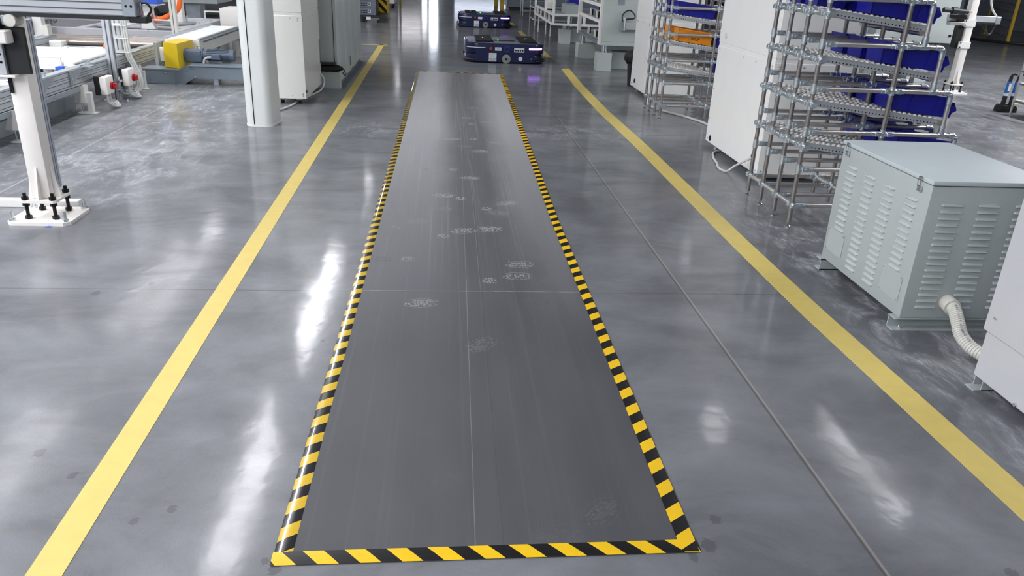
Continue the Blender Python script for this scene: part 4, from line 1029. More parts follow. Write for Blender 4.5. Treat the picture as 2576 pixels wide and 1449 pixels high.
# ------------------------------------------------------------------ bolted steel posts
def bolted_post(label, ox, oy, H, sx, detail=True):
    t = thing('steel_post', label, 'post', (ox, oy, 0))
    def ch(hw, hd, c): return [(ox - hw + c, oy - hd), (ox + hw - c, oy - hd), (ox + hw, oy - hd + c), (ox + hw, oy + hd - c), (ox + hw - c, oy + hd), (ox - hw + c, oy + hd), (ox - hw, oy + hd - c), (ox - hw, oy - hd + c)]
    MB().prism(ch(0.166, 0.152, 0.03), 'z', 0, 0.018).build('base_plate', M['cream'], t)
    MB().prism(ch(0.092, 0.10, 0.012), 'z', 0.112, 0.126).build('upper_plate', M['cream'], t)
    for ax in (-1, 1):
        for ay in (-1, 1):
            x, y = ox + ax * 0.072, oy + ay * 0.08
            r = MB().cyl((x, y, 0.018), (x, y, 0.165), 0.0095, 10)
            for z0_ in (0.02, 0.092, 0.127): r.cyl((x, y, z0_), (x, y, z0_ + 0.018), 0.018, 6)
            r.build('threaded_rod', M['blacksteel'], t)
            x, y = ox + ax * 0.138, oy + ay * 0.122
            MB().cyl((x, y, 0.018), (x, y, 0.032), 0.017, 6).cyl((x, y, 0.03), (x, y, 0.075), 0.0095, 10).build('anchor_bolt', M['zinc'], t)
    MB().box(ox - 0.05, ox + 0.05, oy - 0.05, oy + 0.05, 0.126, H, 0.006, 2).build('square_tube', M['cream'], t)
    MB().prism([(oy - 0.095, 0.126), (oy - 0.05, 0.126), (oy - 0.05, 0.30), (oy - 0.055, 0.30)], 'x', ox - 0.005, ox + 0.005).build('gusset', M['cream'], t)
    MB().prism([(ox + 0.05, 0.126), (ox + 0.088, 0.126), (ox + 0.055, 0.30), (ox + 0.05, 0.30)], 'y', oy - 0.005, oy + 0.005).build('gusset', M['cream'], t)
    MB().prism([(ox - 0.05, 0.126), (ox - 0.088, 0.126), (ox - 0.055, 0.30), (ox - 0.05, 0.30)], 'y', oy - 0.005, oy + 0.005).build('gusset', M['cream'], t)
    return t
OX, OY = -2.215, 4.375
t = bolted_post('cream bolted steel post at the left with black plate and beam above', OX, OY, 1.07, 1)
p = MB().box(OX - 0.02, OX + 0.052, OY + 0.052, OY + 0.095, 0.16, 1.06, 0.002).build('backing_profile', M['backing'], t)
MB().box(OX + 0.0525, OX + 0.0535, OY + 0.066, OY + 0.069, 0.18, 1.05).build('profile_groove', M['alu_dark'], p)
bp_ = MB().box(OX - 0.20, OX + 0.085, OY - 0.075, OY - 0.052, 0.80, 1.03, 0.002).build('black_plate', M['dark'], t)
gr = MB().box(OX - 0.058, OX - 0.022, OY - 0.098, OY - 0.075, 0.80, 1.0, 0.002).build('slide_rail', M['alu'], bp_)
s = MB()
for zz in (0.86, 0.90, 0.975): s.cyl((OX - 0.04, OY - 0.1, zz), (OX - 0.04, OY - 0.097, zz), 0.007, 10)
s.build('rail_hole', M['hole'], gr)
MB().box(OX - 0.075, OX + 0.02, OY - 0.11, OY - 0.05, 0.785, 0.797, 0.002).build('lower_ledge', M['cream'], t)
MB().box(OX - 0.045, OX - 0.028, OY - 0.06, OY - 0.052, 0.70, 0.775).build('slot', M['hole'], t)
MB().box(OX - 0.25, OX + 0.035, OY - 0.15, OY - 0.076, 0.955, 1.02, 0.006).build('bracket', M['cream'], t)
MB().box(OX - 0.25, OX - 0.01, OY - 0.14, OY - 0.05, 1.02, 1.05, 0.003).build('bracket_pad', M['dark'], t)
MB().box(OX - 0.25, OX - 0.02, OY - 0.16, OY - 0.06, 1.05, 1.085, 0.004).build('clamp_block', M['alu'], t)
MB().cyl((OX + 0.045, OY - 0.11, 1.065), (OX + 0.045, OY - 0.02, 1.065), 0.030, 20).build('pulley', M['hose'], t)
MB().box(OX + 0.0, OX + 0.03, OY - 0.1, OY - 0.05, 1.04, 1.09, 0.004).build('hinge_bracket', M['galv'], t)
bm_ = MB().box(OX - 0.45, OX + 0.60, OY - 0.10, OY - 0.02, 1.105, 1.20, 0.006).build('beam_profile', M['alu'], t)
g = MB()
for zz in (1.135, 1.168): g.box(OX - 0.45, OX + 0.60, OY - 0.1015, OY - 0.0995, zz - 0.003, zz + 0.003)
g.build('beam_groove', M['alu_dark'], bm_)
MB().box(OX - 0.45, OX + 0.62, OY - 0.095, OY - 0.025, 1.086, 1.105).build('beam_rail', M['dark'], bm_)
e = MB().box(OX + 0.60, OX + 0.665, OY - 0.115, OY - 0.01, 1.105, 1.19, 0.004).build('end_block', M['galv'], t)
s = MB()
for dx_ in (0.02, 0.045): s.cyl((OX + 0.60 + dx_, OY - 0.117, 1.155), (OX + 0.60 + dx_, OY - 0.114, 1.155), 0.006, 8)
s.build('port_hole', M['hole'], e)
MB().box(OX + 0.62, OX + 0.71, OY - 0.10, OY - 0.03, 1.075, 1.108, 0.004).build('sensor_block', M['dark'], e)
MB().tube(spline([(OX + 0.665, OY - 0.06, 1.165), (OX + 0.70, OY - 0.06, 1.17), (OX + 0.722, OY - 0.06, 1.14), (OX + 0.70, OY - 0.06, 1.105)], 6), 0.006, 8).build('air_tube', M['dark'], e)
for dx_ in (0.668, 0.678): MB().cyl((OX + dx_, OY - 0.08, 1.12), (OX + dx_, OY - 0.08, 1.17), 0.005, 8).build('fitting', M['chrome'], e)
bel = MB()
for k in range(6): bel.sph((OX + 0.30 + k * 0.052, OY - 0.06, 1.235), 0.04, (0.9, 1, 0.7), 12, 8)
bel.build('bellows', M['rubber'], bm_)
tag(MB().box(-2.95, -2.13, 4.55, 4.60, 0.0, 0.045, 0.003).build('floor_rail', M['white']), 'white rail lying on the floor behind the bolted left post', 'rail')
tag(MB().prism([(-2.17, 4.205), (-2.14, 4.20), (-2.13, 4.215), (-2.155, 4.222)], 'z', 0, 0.003).build('scrap', M['blue']), 'tiny blue scrap on the floor by the left post plate', 'scrap')

t = bolted_post('cream bolted steel post at the far right with cross arm', 7.10, 10.6, 1.9, 1)
for zz in (0.645, 0.93):
    c = MB().box(7.04, 7.16, 10.53, 10.67, zz - 0.045, zz + 0.045, 0.003).build('clamp_collar', M['white'], t)
    MB().box(6.99, 7.04, 10.525, 10.55, zz - 0.045, zz + 0.045, 0.003).build('clamp_ear', M['white'], c)
    s = MB()
    for dz in (-0.028, 0.028): s.cyl((7.008, 10.518, zz + dz), (7.008, 10.526, zz + dz), 0.008, 10)
    s.build('clamp_bolt', M['blacksteel'], c)
MB().box(6.96, 7.04, 10.58, 10.68, 0.6, 1.03, 0.004).build('black_plate', M['dark'], t)
a = MB().box(6.88, 7.55, 10.70, 10.78, 0.94, 1.02, 0.004).build('arm_profile', M['alu'], t)
MB().box(6.9, 7.55, 10.70, 10.78, 0.915, 0.938).build('arm_rail', M['dark'], a)
MB().box(7.55, 7.62, 10.69, 10.79, 0.92, 1.02, 0.006).build('arm_end', M['galv'], a)
MB().tube(spline([(7.56, 10.72, 1.02), (7.48, 10.72, 1.10), (7.42, 10.72, 1.22), (7.40, 10.72, 1.4)], 6), 0.014, 8).build('arm_hose', M['cable'], a)
MB().tube(spline([(7.18, 10.74, 1.09), (7.32, 10.75, 0.98), (7.45, 10.76, 0.85), (7.55, 10.77, 0.78), (7.6, 10.78, 0.86), (7.62, 10.78, 0.95)], 6), 0.014, 8).build('cable_drop', M['dark'], a)
d = MB().cyl((6.60, 10.45, 1.09), (6.95, 10.45, 1.075), 0.03, 16); d.cyl((6.72, 10.45, 1.085), (6.80, 10.45, 1.082), 0.045, 16)
dr = d.build('tool_spindle', M['dark'], t); MB().cyl((6.95, 10.45, 1.075), (7.0, 10.45, 1.073), 0.02, 12, 0.008).build('spindle_tip', M['chrome'], dr)
MB().box(6.80, 6.95, 10.46, 10.6, 0.98, 1.03, 0.004).build('bracket', M['blacksteel'], t)
MB().box(6.75, 6.95, 10.46, 10.56, 0.90, 0.94, 0.004).build('guide_block', M['steel'], t)

# ------------------------------------------------------------------ conveyor line on the left
t = thing('belt_conveyor', 'low aluminium framed conveyor with bright white belt at the left', 'conveyor', (-3.7, 7.6, 0))
RX = -3.25
def profile_y(parent, x0, x1, y0, y1, z0, z1, name, grooves=2):
    o = MB().box(x0, x1, y0, y1, z0, z1, 0.003).build(name, M['alu'], parent)
    g = MB()
    for k in range(grooves):
        z = z0 + (z1 - z0) * (k + 0.5) / grooves; g.box(x1 - 0.0005, x1 + 0.001, y0, y1, z - 0.0022, z + 0.0022)
    g.build('profile_groove', M['alu_dark'], o); return o
profile_y(t, RX - 0.07, RX, 5.3, 9.35, 0.335, 0.41, 'side_rail')
profile_y(t, RX - 0.07, RX, 5.3, 9.35, 0.255, 0.333, 'side_rail')
MB().box(RX - 0.09, RX + 0.004, 5.3, 7.4, 0.205, 0.25, 0.002).build('lower_channel', M['galv'], t)
profile_y(t, -4.68, -4.60, 5.3, 9.9, 0.33, 0.43, 'far_rail')
MB().box(-4.56, -3.36, 7.55, 8.62, 0.395, 0.432, 0.012).build('belt', M['belt'], t)
MB().box(-4.56, -3.34, 7.545, 7.56, 0.36, 0.405).build('belt_guard', M['cream'], t)
MB().box(-4.56, -3.34, 5.3, 7.5, 0.30, 0.33).build('under_tray', M['galv'], t)
for yy in (6.0, 6.7): MB().cyl((-4.6, yy, 0.36), (-3.32, yy, 0.36), 0.03, 16).build('cross_roller', M['white'], t)
profile_y(t, -3.9, -3.84, 5.3, 7.4, 0.31, 0.36, 'inner_rail', 1)
MB().tube(spline([(-3.70, 7.53, 0.33), (-3.70, 7.53, 0.45), (-3.68, 7.53, 0.47), (-3.48, 7.53, 0.47), (-3.46, 7.53, 0.45), (-3.46, 7.53, 0.38)], 5), 0.011, 8).build('pull_handle', M['white'], t)
b = MB().box(-3.47, -3.38, 7.44, 7.53, 0.335, 0.40, 0.006).build('latch_body', M['white'], t)
MB().box(-3.46, -3.39, 7.41, 7.50, 0.352, 0.402, 0.005).build('blue_latch', M['blue'], b)
for y_ in (6.3, 6.75, 7.62):
    c = MB()
    for k in range(3): c.cyl((RX - 0.04 + k * 0.014, y_ + k * 0.02, 0.41), (RX - 0.04 + k * 0.014, y_ + k * 0.02, 0.445), 0.008, 8)
    c.tube([(RX - 0.05, y_ - 0.02, 0.44), (RX - 0.01, y_ + 0.06, 0.435)], 0.007, 6); c.build('clamp_screw', M['zinc'], t)
for y_ in (6.62, 7.18):
    g = MB().prism([(y_, 0.40), (y_ + 0.30, 0.40), (y_ + 0.02, 0.27), (y_, 0.27)], 'x', RX + 0.002, RX + 0.012).build('gusset_bracket', M['galv'], t)
    s = MB()
    for zz in (0.37, 0.33, 0.295): s.cyl((RX + 0.012, y_ + 0.025, zz), (RX + 0.02, y_ + 0.025, zz), 0.009, 6)
    s.build('bracket_bolt', M['zinc'], g)
MB().box(RX - 0.02, RX + 0.08, 7.45, 7.58, 0.40, 0.41).build('top_plate', M['galv'], t)
for y_, xx in ((7.40, -3.2), (8.83, -3.23), (6.2, -3.2)):
    f = MB().prism([(xx - 0.12, 0.10), (xx - 0.02, 0.10), (xx - 0.02, 0.25), (xx - 0.06, 0.25)], 'y', y_ - 0.045, y_ + 0.045).build('leg_bracket', M['cream'], t)
    MB().box(xx - 0.025, xx + 0.02, y_ - 0.02, y_ + 0.03, 0.008, 0.19, 0.003).build('leg_plate', M['white'], f)
    MB().box(xx - 0.11, xx + 0.05, y_ - 0.04, y_ + 0.05, 0, 0.01, 0.002).build('foot_plate', M['white'], f)
    MB().cyl((xx - 0.07, y_, 0.01), (xx - 0.07, y_, 0.10), 0.008, 8).cyl((xx + 0.035, y_ + 0.02, 0.01), (xx + 0.035, y_ + 0.02, 0.03), 0.008, 6).build('levelling_screw', M['zinc'], f)
tag(MB().box(-3.75, -3.43, 5.0, 7.62, 0.0, 0.125, 0.004).build('steel_trunking', M['galv']), 'dark galvanised trunking on the floor under the left conveyor', 'trunking')

def alu_post(label, x, y, w_, h, cat='post'):
    t = thing('aluminium_post', label, cat, (x, y, 0), 'aluminium posts by the conveyor')
    MB().box(x - w_, x + w_, y - w_, y + w_, 0.0, h, 0.004).build('profile', M['alu'], t)
    g = MB(); g.box(x - 0.006, x + 0.006, y - w_ - 0.001, y - w_ + 0.001, 0.02, h); g.box(x + w_ - 0.001, x + w_ + 0.001, y - 0.006, y + 0.006, 0.02, h); g.build('profile_groove', M['alu_dark'], t)
    return t
t = alu_post('bare grooved aluminium post at the near edge of the left conveyor', -3.215, 8.05, 0.035, 1.7)
b = MB().box(-3.175, -3.165, 8.0, 8.06, 0.0, 0.24, 0.001).build('angle_bracket', M['zinc'], t)
MB().box(-3.175, -3.06, 7.97, 8.09, 0, 0.008).build('bracket_foot', M['zinc'], b)
MB().cyl((-3.11, 8.03, 0.008), (-3.11, 8.03, 0.026), 0.010, 6).build('anchor_bolt', M['zinc'], b)
for zz in (0.20, 0.11): MB().box(-3.18, -3.15, 7.99, 8.07, zz - 0.012, zz + 0.012, 0.003).build('bracket_clip', M['chrome'], b)
t = alu_post('aluminium post with strapped cable bundle at the left conveyor', -3.375, 8.69, 0.040, 1.7)
MB().box(-3.246, -3.18, 8.46, 8.62, 0.19, 0.315, 0.003).build('joint_box', M['galv'], t)
MB().box(-3.3, -3.1, 8.28, 8.36, 0, 0.008).build('foot_plate', M['zinc'], t)
for k, dx_ in enumerate((0.012, 0.034, 0.056)):
    MB().tube(spline([(-3.245 + dx_, 8.45, 1.7), (-3.245 + dx_, 8.45, 1.0), (-3.24 + dx_, 8.45, 0.45), (-3.20 + dx_, 8.45, 0.30), (-3.15 + dx_, 8.42, 0.18), (-3.15 + dx_, 8.38, 0.08), (-3.20 + dx_ * 0.5, 8.3, 0.03), (-3.3, 8.2, 0.03 + 0.02 * k)], 7), 0.012, 8).build('conduit', M['cable'], t)
for zz in (0.68, 0.56, 0.42):
    MB().box(-3.42, -3.18, 8.43, 8.735, zz - 0.003, zz + 0.003).build('cable_tie', M['white'], t)
def switch_box(label, y):
    t = thing('isolator_switch', label, 'switch', (-3.12, y, 0.14), 'switch boxes on the conveyor')
    MB().box(-3.20, -3.155, y - 0.09, y + 0.09, 0.14, 0.31, 0.004).build('back_box', M['dark'], t)
    MB().box(-3.155, -3.09, y - 0.085, y + 0.085, 0.145, 0.305, 0.012, 2).build('cover', M['cream'], t)
    k = MB().cyl((-3.09, y + 0.02, 0.215), (-3.075, y + 0.02, 0.215), 0.035, 18).build('knob_plate', M['red'], t)
    MB().box(-3.076, -3.045, y + 0.0, y + 0.04, 0.19, 0.24, 0.005).build('knob', M['red'], k)
    c = MB()
    for dy in (-0.04, 0.02): c.cyl((-3.12, y + dy, 0.10), (-3.12, y + dy, 0.145), 0.013, 10)
    c.build('cable_gland', M['hose'], t)
    return t
switch_box('nearer cream switch box with red knob on the left conveyor', 7.62)
switch_box('farther cream switch box with red knob beside the cable bundle', 8.16)
for y_, lb in ((7.62, 'grey cable loops hanging under the nearer switch box'), (8.16, 'grey cable loops hanging under the farther switch box')):
    t = thing('cable_loop', lb, 'cable', (-3.15, y_, 0), 'cables under the switch boxes')
    for k in range(3):
        MB().tube(spline([(-3.12, y_ - 0.04 + 0.03 * k, 0.12), (-3.11, y_ - 0.05 + 0.03 * k, 0.07), (-3.09, y_ + 0.02, 0.03 + 0.012 * k), (-3.07 - 0.02 * k, y_ + 0.09, 0.02 + 0.014 * k), (-3.12, y_ + 0.16, 0.03 + 0.01 * k), (-3.22, y_ + 0.14, 0.06)], 6), 0.012, 8).build('cable_strand', M['cable'], t)

# drive unit
t = thing('drive_unit', 'yellow guard box with dark grey gear motor at the left', 'motor', (-2.9, 9.5, 0.17))
MB().hexa([(-3.15, 9.32, 0.17), (-2.985, 9.28, 0.165), (-2.95, 9.75, 0.165), (-3.12, 9.8, 0.17), (-3.145, 9.32, 0.44), (-2.985, 9.28, 0.432), (-2.95, 9.75, 0.432), (-3.12, 9.8, 0.44)]).build('guard_cover', M['yellow'], t, 0)
MB().box(-3.20, -3.152, 9.34, 9.38, 0.23, 0.38, 0.004).build('hinge', M['cream'], t)
m_ = MB().box(-2.96, -2.77, 9.42, 9.58, 0.215, 0.355, 0.02, 3).build('gearbox', M['motor'], t)
MB().cyl((-2.98, 9.5, 0.29), (-2.94, 9.5, 0.29), 0.072, 24).build('flange', M['motor'], m_)
mo = MB().cyl((-2.775, 9.5, 0.295), (-2.44, 9.5, 0.295), 0.058, 24); mo.cyl((-2.47, 9.5, 0.295), (-2.42, 9.5, 0.295), 0.064, 24); mo.cyl((-2.79, 9.5, 0.295), (-2.765, 9.5, 0.295), 0.072, 24)
for k in range(18):
    a = 2 * math.pi * k / 18; mo.box(-2.72, -2.48, 9.5 - 0.003, 9.5 + 0.003, 0.295 + 0.055, 0.295 + 0.068, rot=Matrix.Rotation(a, 3, 'X'), piv=(-2.6, 9.5, 0.295))
mo = mo.build('motor', M['motor'], t)
MB().box(-2.66, -2.56, 9.40, 9.45, 0.255, 0.315, 0.006).build('terminal_box', M['motor'], mo)
MB().tube(spline([(-2.66, 9.42, 0.28), (-2.71, 9.41, 0.275), (-2.74, 9.41, 0.25), (-2.75, 9.41, 0.21)], 6), 0.012, 8).build('motor_cable', M['cable'], mo)
MB().tube([(-2.81 + 0.02 * math.cos(a), 9.5, 0.372 + 0.02 * math.sin(a)) for a in [2 * math.pi * k / 14 for k in range(15)]], 0.004, 6).build('lifting_eye', M['chrome'], m_)
# cable duct
t = thing('cable_duct', 'blue grey sheet steel cable duct along the floor below the motor', 'duct', (-2.8, 9.35, 0))
MB().prism([(-3.34, 0.005), (-2.93, 0.0), (-2.82, 0.068), (-2.15, 0.068), (-2.15, 0.20), (-2.87, 0.205), (-2.97, 0.15), (-3.34, 0.15)], 'y', 9.22, 9.40).build('duct_body', M['duct'], t, 0)
MB().prism([(-3.38, 0.152), (-2.965, 0.152), (-2.965, 0.162), (-3.38, 0.166)], 'y', 9.21, 9.46).build('low_lid', M['galv'], t, 0)
MB().prism([(-2.97, 0.15), (-2.865, 0.207), (-2.865, 0.214), (-2.972, 0.16)], 'y', 9.21, 9.46).build('sloped_lid', M['duct'], t, 0)
MB().box(-2.868, -2.15, 9.20, 9.47, 0.20, 0.212, 0.002).build('high_lid', M['duct'], t)
s = MB()
for x, z in ((-3.30, 0.04), (-3.16, 0.03), (-3.04, 0.03), (-3.12, 0.125), (-3.09, 0.125), (-2.96, 0.08), (-2.90, 0.14), (-2.84, 0.18), (-2.80, 0.18), (-2.80, 0.09), (-2.68, 0.09)): s.cyl((x, 9.215, z), (x, 9.222, z), 0.007, 8)
s.build('rivets', M['chrome'], t)
for x0_, x1_, z0_, z1_ in ((-3.18, -3.02, 0.025, 0.14), (-2.82, -2.66, 0.08, 0.195)): MB().box(x0_, x1_, 9.217, 9.22, z0_, z1_).build('splice_plate', M['duct'], t)
for x in (-2.58, -2.2): MB().box(x - 0.03, x + 0.02, 9.24, 9.36, 0, 0.07).build('duct_leg', M['galv'], t)

# second conveyor segment
t = thing('transfer_conveyor', 'pale transfer conveyor with dark sensor row behind the motor', 'conveyor', (-3.05, 10.8, 0))
MB().box(-3.28, -2.905, 9.82, 11.75, 0.40, 0.425, 0.003).build('top_plate', M['belt'], t)
MB().box(-2.91, -2.885, 9.80, 11.78, 0.27, 0.42, 0.003).build('side_panel', M['cream'], t)
MB().box(-2.915, -2.88, 9.80, 11.78, 0.418, 0.44, 0.003).build('edge_rail', M['alu'], t)
MB().box(-3.30, -3.27, 9.80, 11.78, 0.27, 0.45, 0.003).build('far_panel', M['alu'], t)
MB().box(-3.28, -2.89, 9.79, 9.82, 0.18, 0.43, 0.003).build('end_panel', M['cream'], t)
for k in range(9):
    y_ = 9.95 + k * 0.2
    MB().box(-2.886, -2.872, y_, y_ + 0.14, 0.385, 0.402, 0.002).build('sensor', M['motor'], t)
for y_ in (10.3, 10.9, 11.9):
    f = MB().prism([(y_ - 0.06, 0.0), (y_ + 0.06, 0.0), (y_ + 0.02, 0.28), (y_ - 0.02, 0.28)], 'x', -2.99, -2.96).build('leg_bracket', M['cream'], t)
    MB().box(-3.05, -2.92, y_ - 0.07, y_ + 0.07, 0, 0.01).build('foot_plate', M['white'], f)
    MB().box(-3.25, -2.95, y_ - 0.03, y_ + 0.03, 0.22, 0.28).build('cross_beam', M['galv'], t)
tag(MB().box(-3.2, -2.72, 11.95, 12.5, 0.425, 0.645, 0.004).build('junction_box', M['cream']), 'plain cream box at the far end of the transfer conveyor', 'box')
t = thing('box_stand', 'cream stand carrying the plain box beyond the transfer conveyor', 'stand', (-2.96, 12.2, 0))
for x in (-3.15, -2.77):
    for y in (12.0, 12.45): MB().box(x - 0.03, x + 0.03, y - 0.03, y + 0.03, 0, 0.41).build('stand_leg', M['cream'], t)
MB().box(-3.2, -2.72, 11.95, 12.5, 0.40, 0.425).build('stand_top', M['cream'], t)

# roller section
t = thing('roller_bed', 'bed of brown steel rollers between the conveyor and the grey frame', 'conveyor', (-3.9, 10.0, 0))
for y_ in (9.72, 9.92, 10.12): MB().cyl((-4.75, y_, 0.365), (-3.33, y_, 0.365), 0.04, 20).build('roller', M['roller_steel'], t)
for x in (-4.78, -3.33): MB().box(x - 0.02, x + 0.02, 9.6, 10.3, 0.0, 0.40, 0.003).build('side_plate', M['galv'], t)
MB().box(-4.75, -3.35, 9.66, 10.2, 0.27, 0.285).build('drip_tray', M['dark'], t)
MB().cyl((-3.86, 9.70, 0.365), (-3.86, 9.66, 0.365), 0.02, 10).build('roller_catch', M['zinc'], t)
t = thing('shaft_block', 'white bearing block with bright shaft behind the white belt', 'bearing', (-4.15, 9.5, 0.3))
MB().box(-4.36, -4.22, 9.3, 9.42, 0.0, 0.415, 0.008).build('block', M['white'], t)
MB().cyl((-4.22, 9.36, 0.34), (-4.18, 9.36, 0.34), 0.045, 20).build('bearing', M['chrome'], t)
MB().cyl((-4.2, 9.36, 0.34), (-3.75, 9.36, 0.34), 0.026, 16).build('shaft', M['chrome'], t)
t = thing('guide_rail', 'long pale guide rail running behind the white belt at left', 'rail', (-4.45, 9.0, 0))
profile_y(t, -4.50, -4.40, 8.0, 9.60, 0.33, 0.43, 'rail_profile', 1)
MB().box(-4.5, -4.4, 8.0, 9.60, 0.43, 0.445).build('rail_top', M['galv'], t)
for y_ in (8.2, 9.4): MB().box(-4.5, -4.4, y_ - 0.04, y_ + 0.04, 0, 0.33).build('rail_leg', M['alu'], t)
tag(MB().box(-4.48, -4.42, 9.46, 9.56, 0.446, 0.56, 0.004).build('paper_tag', M['hose']), 'cream paper card with red edge standing on the guide rail', 'card')
tag(MB().cyl((-3.65, 9.0, 0.36), (-3.65, 9.0, 0.43), 0.015, 10).build('orange_cap', M['orange']), 'small orange capped pin behind the white belt', 'pin')
tag(MB().box(-4.5, -3.5, 8.85, 9.0, 0.28, 0.36, 0.004).build('cross_member', M['white']), 'white cross member behind the white belt', 'beam')

# grey table frame
t = thing('table_frame', 'large pale grey steel table frame behind the roller bed', 'frame', (-4.4, 11.6, 0))
x0, x1, y0, y1 = -5.9, -3.32, 10.45, 12.6
MB().box(x0, x1, y0, y0 + 0.10, 0.36, 0.45, 0.004).build('front_beam', M['pale'], t)
MB().box(x0, x1, y1 - 0.1, y1, 0.36, 0.45, 0.004).build('rear_beam', M['pale'], t)
for x in (x0, -4.6, x1 - 0.10): MB().box(x, x + 0.10, y0 + 0.1, y1 - 0.1, 0.36, 0.45, 0.004).build('side_beam', M['pale'], t)
MB().box(-4.5, x1 - 0.1, y0 + 0.5, y1 - 0.1, 0.43, 0.445).build('table_plate', M['pale'], t)
for x in (x0 + 0.05, -4.55, x1 - 0.05):
    for y in (y0 + 0.05, y1 - 0.05): MB().box(x - 0.05, x + 0.05, y - 0.05, y + 0.05, 0, 0.36).build('table_leg', M['pale'], t)
s = MB()
for x, y in ((-3.7, 10.5), (-4.2, 10.5), (-3.45, 11.8), (-3.5, 11.8), (-3.4, 12.2)): s.cyl((x, y, 0.45), (x, y, 0.452), 0.012, 8)
s.build('bolt_hole', M['hole'], t)
MB().tube(spline([(-3.85, 10.75, 0.45), (-3.85, 10.75, 0.53), (-3.82, 10.75, 0.55), (-3.48, 10.75, 0.55), (-3.45, 10.75, 0.53), (-3.45, 10.75, 0.45)], 4), 0.011, 8).build('grab_handle', M['white'], t)
MB().tube(spline([(-3.50, 12.3, 0.45), (-3.50, 12.3, 0.55), (-3.47, 12.3, 0.57), (-3.1, 12.3, 0.57), (-3.07, 12.3, 0.55), (-3.07, 12.3, 0.45)], 4), 0.011, 8).build('grab_handle', M['white'], t)
t = thing('fixture_stand', 'white flared stand carrying a blue tray on the grey frame', 'stand', (-3.75, 10.7, 0.45))
MB().hexa([(-3.84, 10.66, 0.45), (-3.66, 10.66, 0.45), (-3.66, 10.74, 0.45), (-3.84, 10.74, 0.45), (-3.79, 10.66, 0.56), (-3.71, 10.66, 0.56), (-3.71, 10.74, 0.56), (-3.79, 10.74, 0.56)]).build('flared_foot', M['white'], t, 0)
MB().box(-3.785, -3.715, 10.66, 10.74, 0.56, 0.68, 0.004).build('stem', M['white'], t)
MB().hexa([(-3.785, 10.66, 0.66), (-3.715, 10.66, 0.66), (-3.715, 10.74, 0.66), (-3.785, 10.74, 0.66), (-3.87, 10.62, 0.74), (-3.63, 10.62, 0.74), (-3.63, 10.78, 0.74), (-3.87, 10.78, 0.74)]).build('flared_head', M['white'], t, 0)
MB().box(-3.9, -3.56, 10.58, 10.82, 0.74, 0.75).build('tray_plate', M['label'], t)
MB().box(-3.77, -3.58, 10.6, 10.8, 0.75, 0.86, 0.006).build('blue_tray', M['blue'], t)
t = thing('robot_stand', 'round grey turntable foot with white uprights on the grey frame', 'stand', (-3.75, 11.6, 0.45))
MB().cyl((-3.80, 11.55, 0.451), (-3.80, 11.55, 0.465), 0.36, 32).build('turntable', M['galv'], t)
for x, y in ((-4.02, 11.5), (-3.68, 11.7)):
    u = MB().box(x - 0.06, x + 0.06, y - 0.06, y + 0.06, 0.46, 1.4, 0.004).build('upright', M['cream'], t)
    MB().cyl((x + 0.1, y, 0.46), (x + 0.1, y, 0.55), 0.012, 8).build('stud', M['chrome'], t)
tag(MB().tube(spline([(-3.50, 11.3, 0.95), (-3.52, 11.3, 0.78), (-3.56, 11.3, 0.66), (-3.66, 11.3, 0.585), (-3.80, 11.3, 0.52), (-3.92, 11.3, 0.50)], 8), 0.033, 12).build('cable_hose', M['orange']), 'thick orange cable hose curving down to the pink wrap', 'hose')
w_ = MB().sph((-3.97, 11.28, 0.545), 0.085, (1, 0.9, 1.1), 18, 12)
for v in w_.bm.verts: v.co += Vector((rn.uniform(-1, 1), rn.uniform(-1, 1), rn.uniform(-1, 1))) * 0.012
tag(w_.build('plastic_wrap', M['pink'], smooth=70), 'crumpled pink plastic wrap at the end of the orange hose', 'wrap')
t = thing('aluminium_post', 'grooved cream tinted post rising from the frame beside the transfer conveyor', 'post', (-3.42, 10.3, 0))
MB().box(-3.36, -3.29, 10.32, 10.39, 0.40, 1.5, 0.003).build('profile', M['hose'], t)
MB().box(-3.329, -3.321, 10.3185, 10.3205, 0.41, 1.5).build('profile_groove', M['alu_dark'], t)
MB().box(-3.38, -3.27, 10.30, 10.43, 0.0, 0.40, 0.003).build('post_base', M['alu'], t)

# far left machine panel, white uprights, sensor
t = thing('machine_enclosure', 'large plain blue grey machine panel at the far upper left', 'machine', (-6.4, 12.5, 0))
MB().box(-6.9, -6.0, 10.2, 14.7, 0.09, 2.2, 0.006).build('panel', M['pale'], t)
MB().box(-6.85, -6.06, 10.3, 14.6, 0.0, 0.09).build('plinth', M['dark'], t)
MB().tube(spline([(-5.99, 12.9, 0.6), (-5.985, 13.05, 0.3), (-5.985, 13.1, 0.28), (-5.985, 13.16, 0.32), (-5.99, 13.1, 0.6)], 6), 0.006, 6).build('hanging_wire', M['alu_dark'], t)
MB().box(-5.995, -5.985, 13.7, 13.78, 0.28, 0.36).build('vent_slot', M['dark'], t)
for (x, y), lb in zip(((-5.05, 10.1), (-4.85, 10.2)), ('white machine upright behind the guide rail, left of two', 'white machine upright behind the guide rail, right of two')):
    t = thing('machine_upright', lb, 'post', (x, y, 0), 'white uprights at the left')
    MB().box(x - 0.05, x + 0.05, y - 0.05, y + 0.05, 0, 1.6, 0.003).build('upright', M['white'], t)
t = thing('sensor_stand', 'cream boxy stand at the upper left beside the white uprights', 'machine', (-5.2, 9.9, 0))
MB().box(-5.35, -5.12, 9.85, 10.0, 0.52, 0.8, 0.004).build('head_box', M['cream'], t)
MB().box(-5.30, -5.15, 9.87, 9.98, 0.0, 0.52, 0.004).build('leg', M['gc'], t)
t = thing('sensor', 'black box sensor with cable on the white upright at left', 'sensor', (-4.93, 10.12, 0.45))
MB().box(-4.99, -4.90, 10.05, 10.14, 0.46, 0.55, 0.004).build('sensor_body', M['dark'], t)
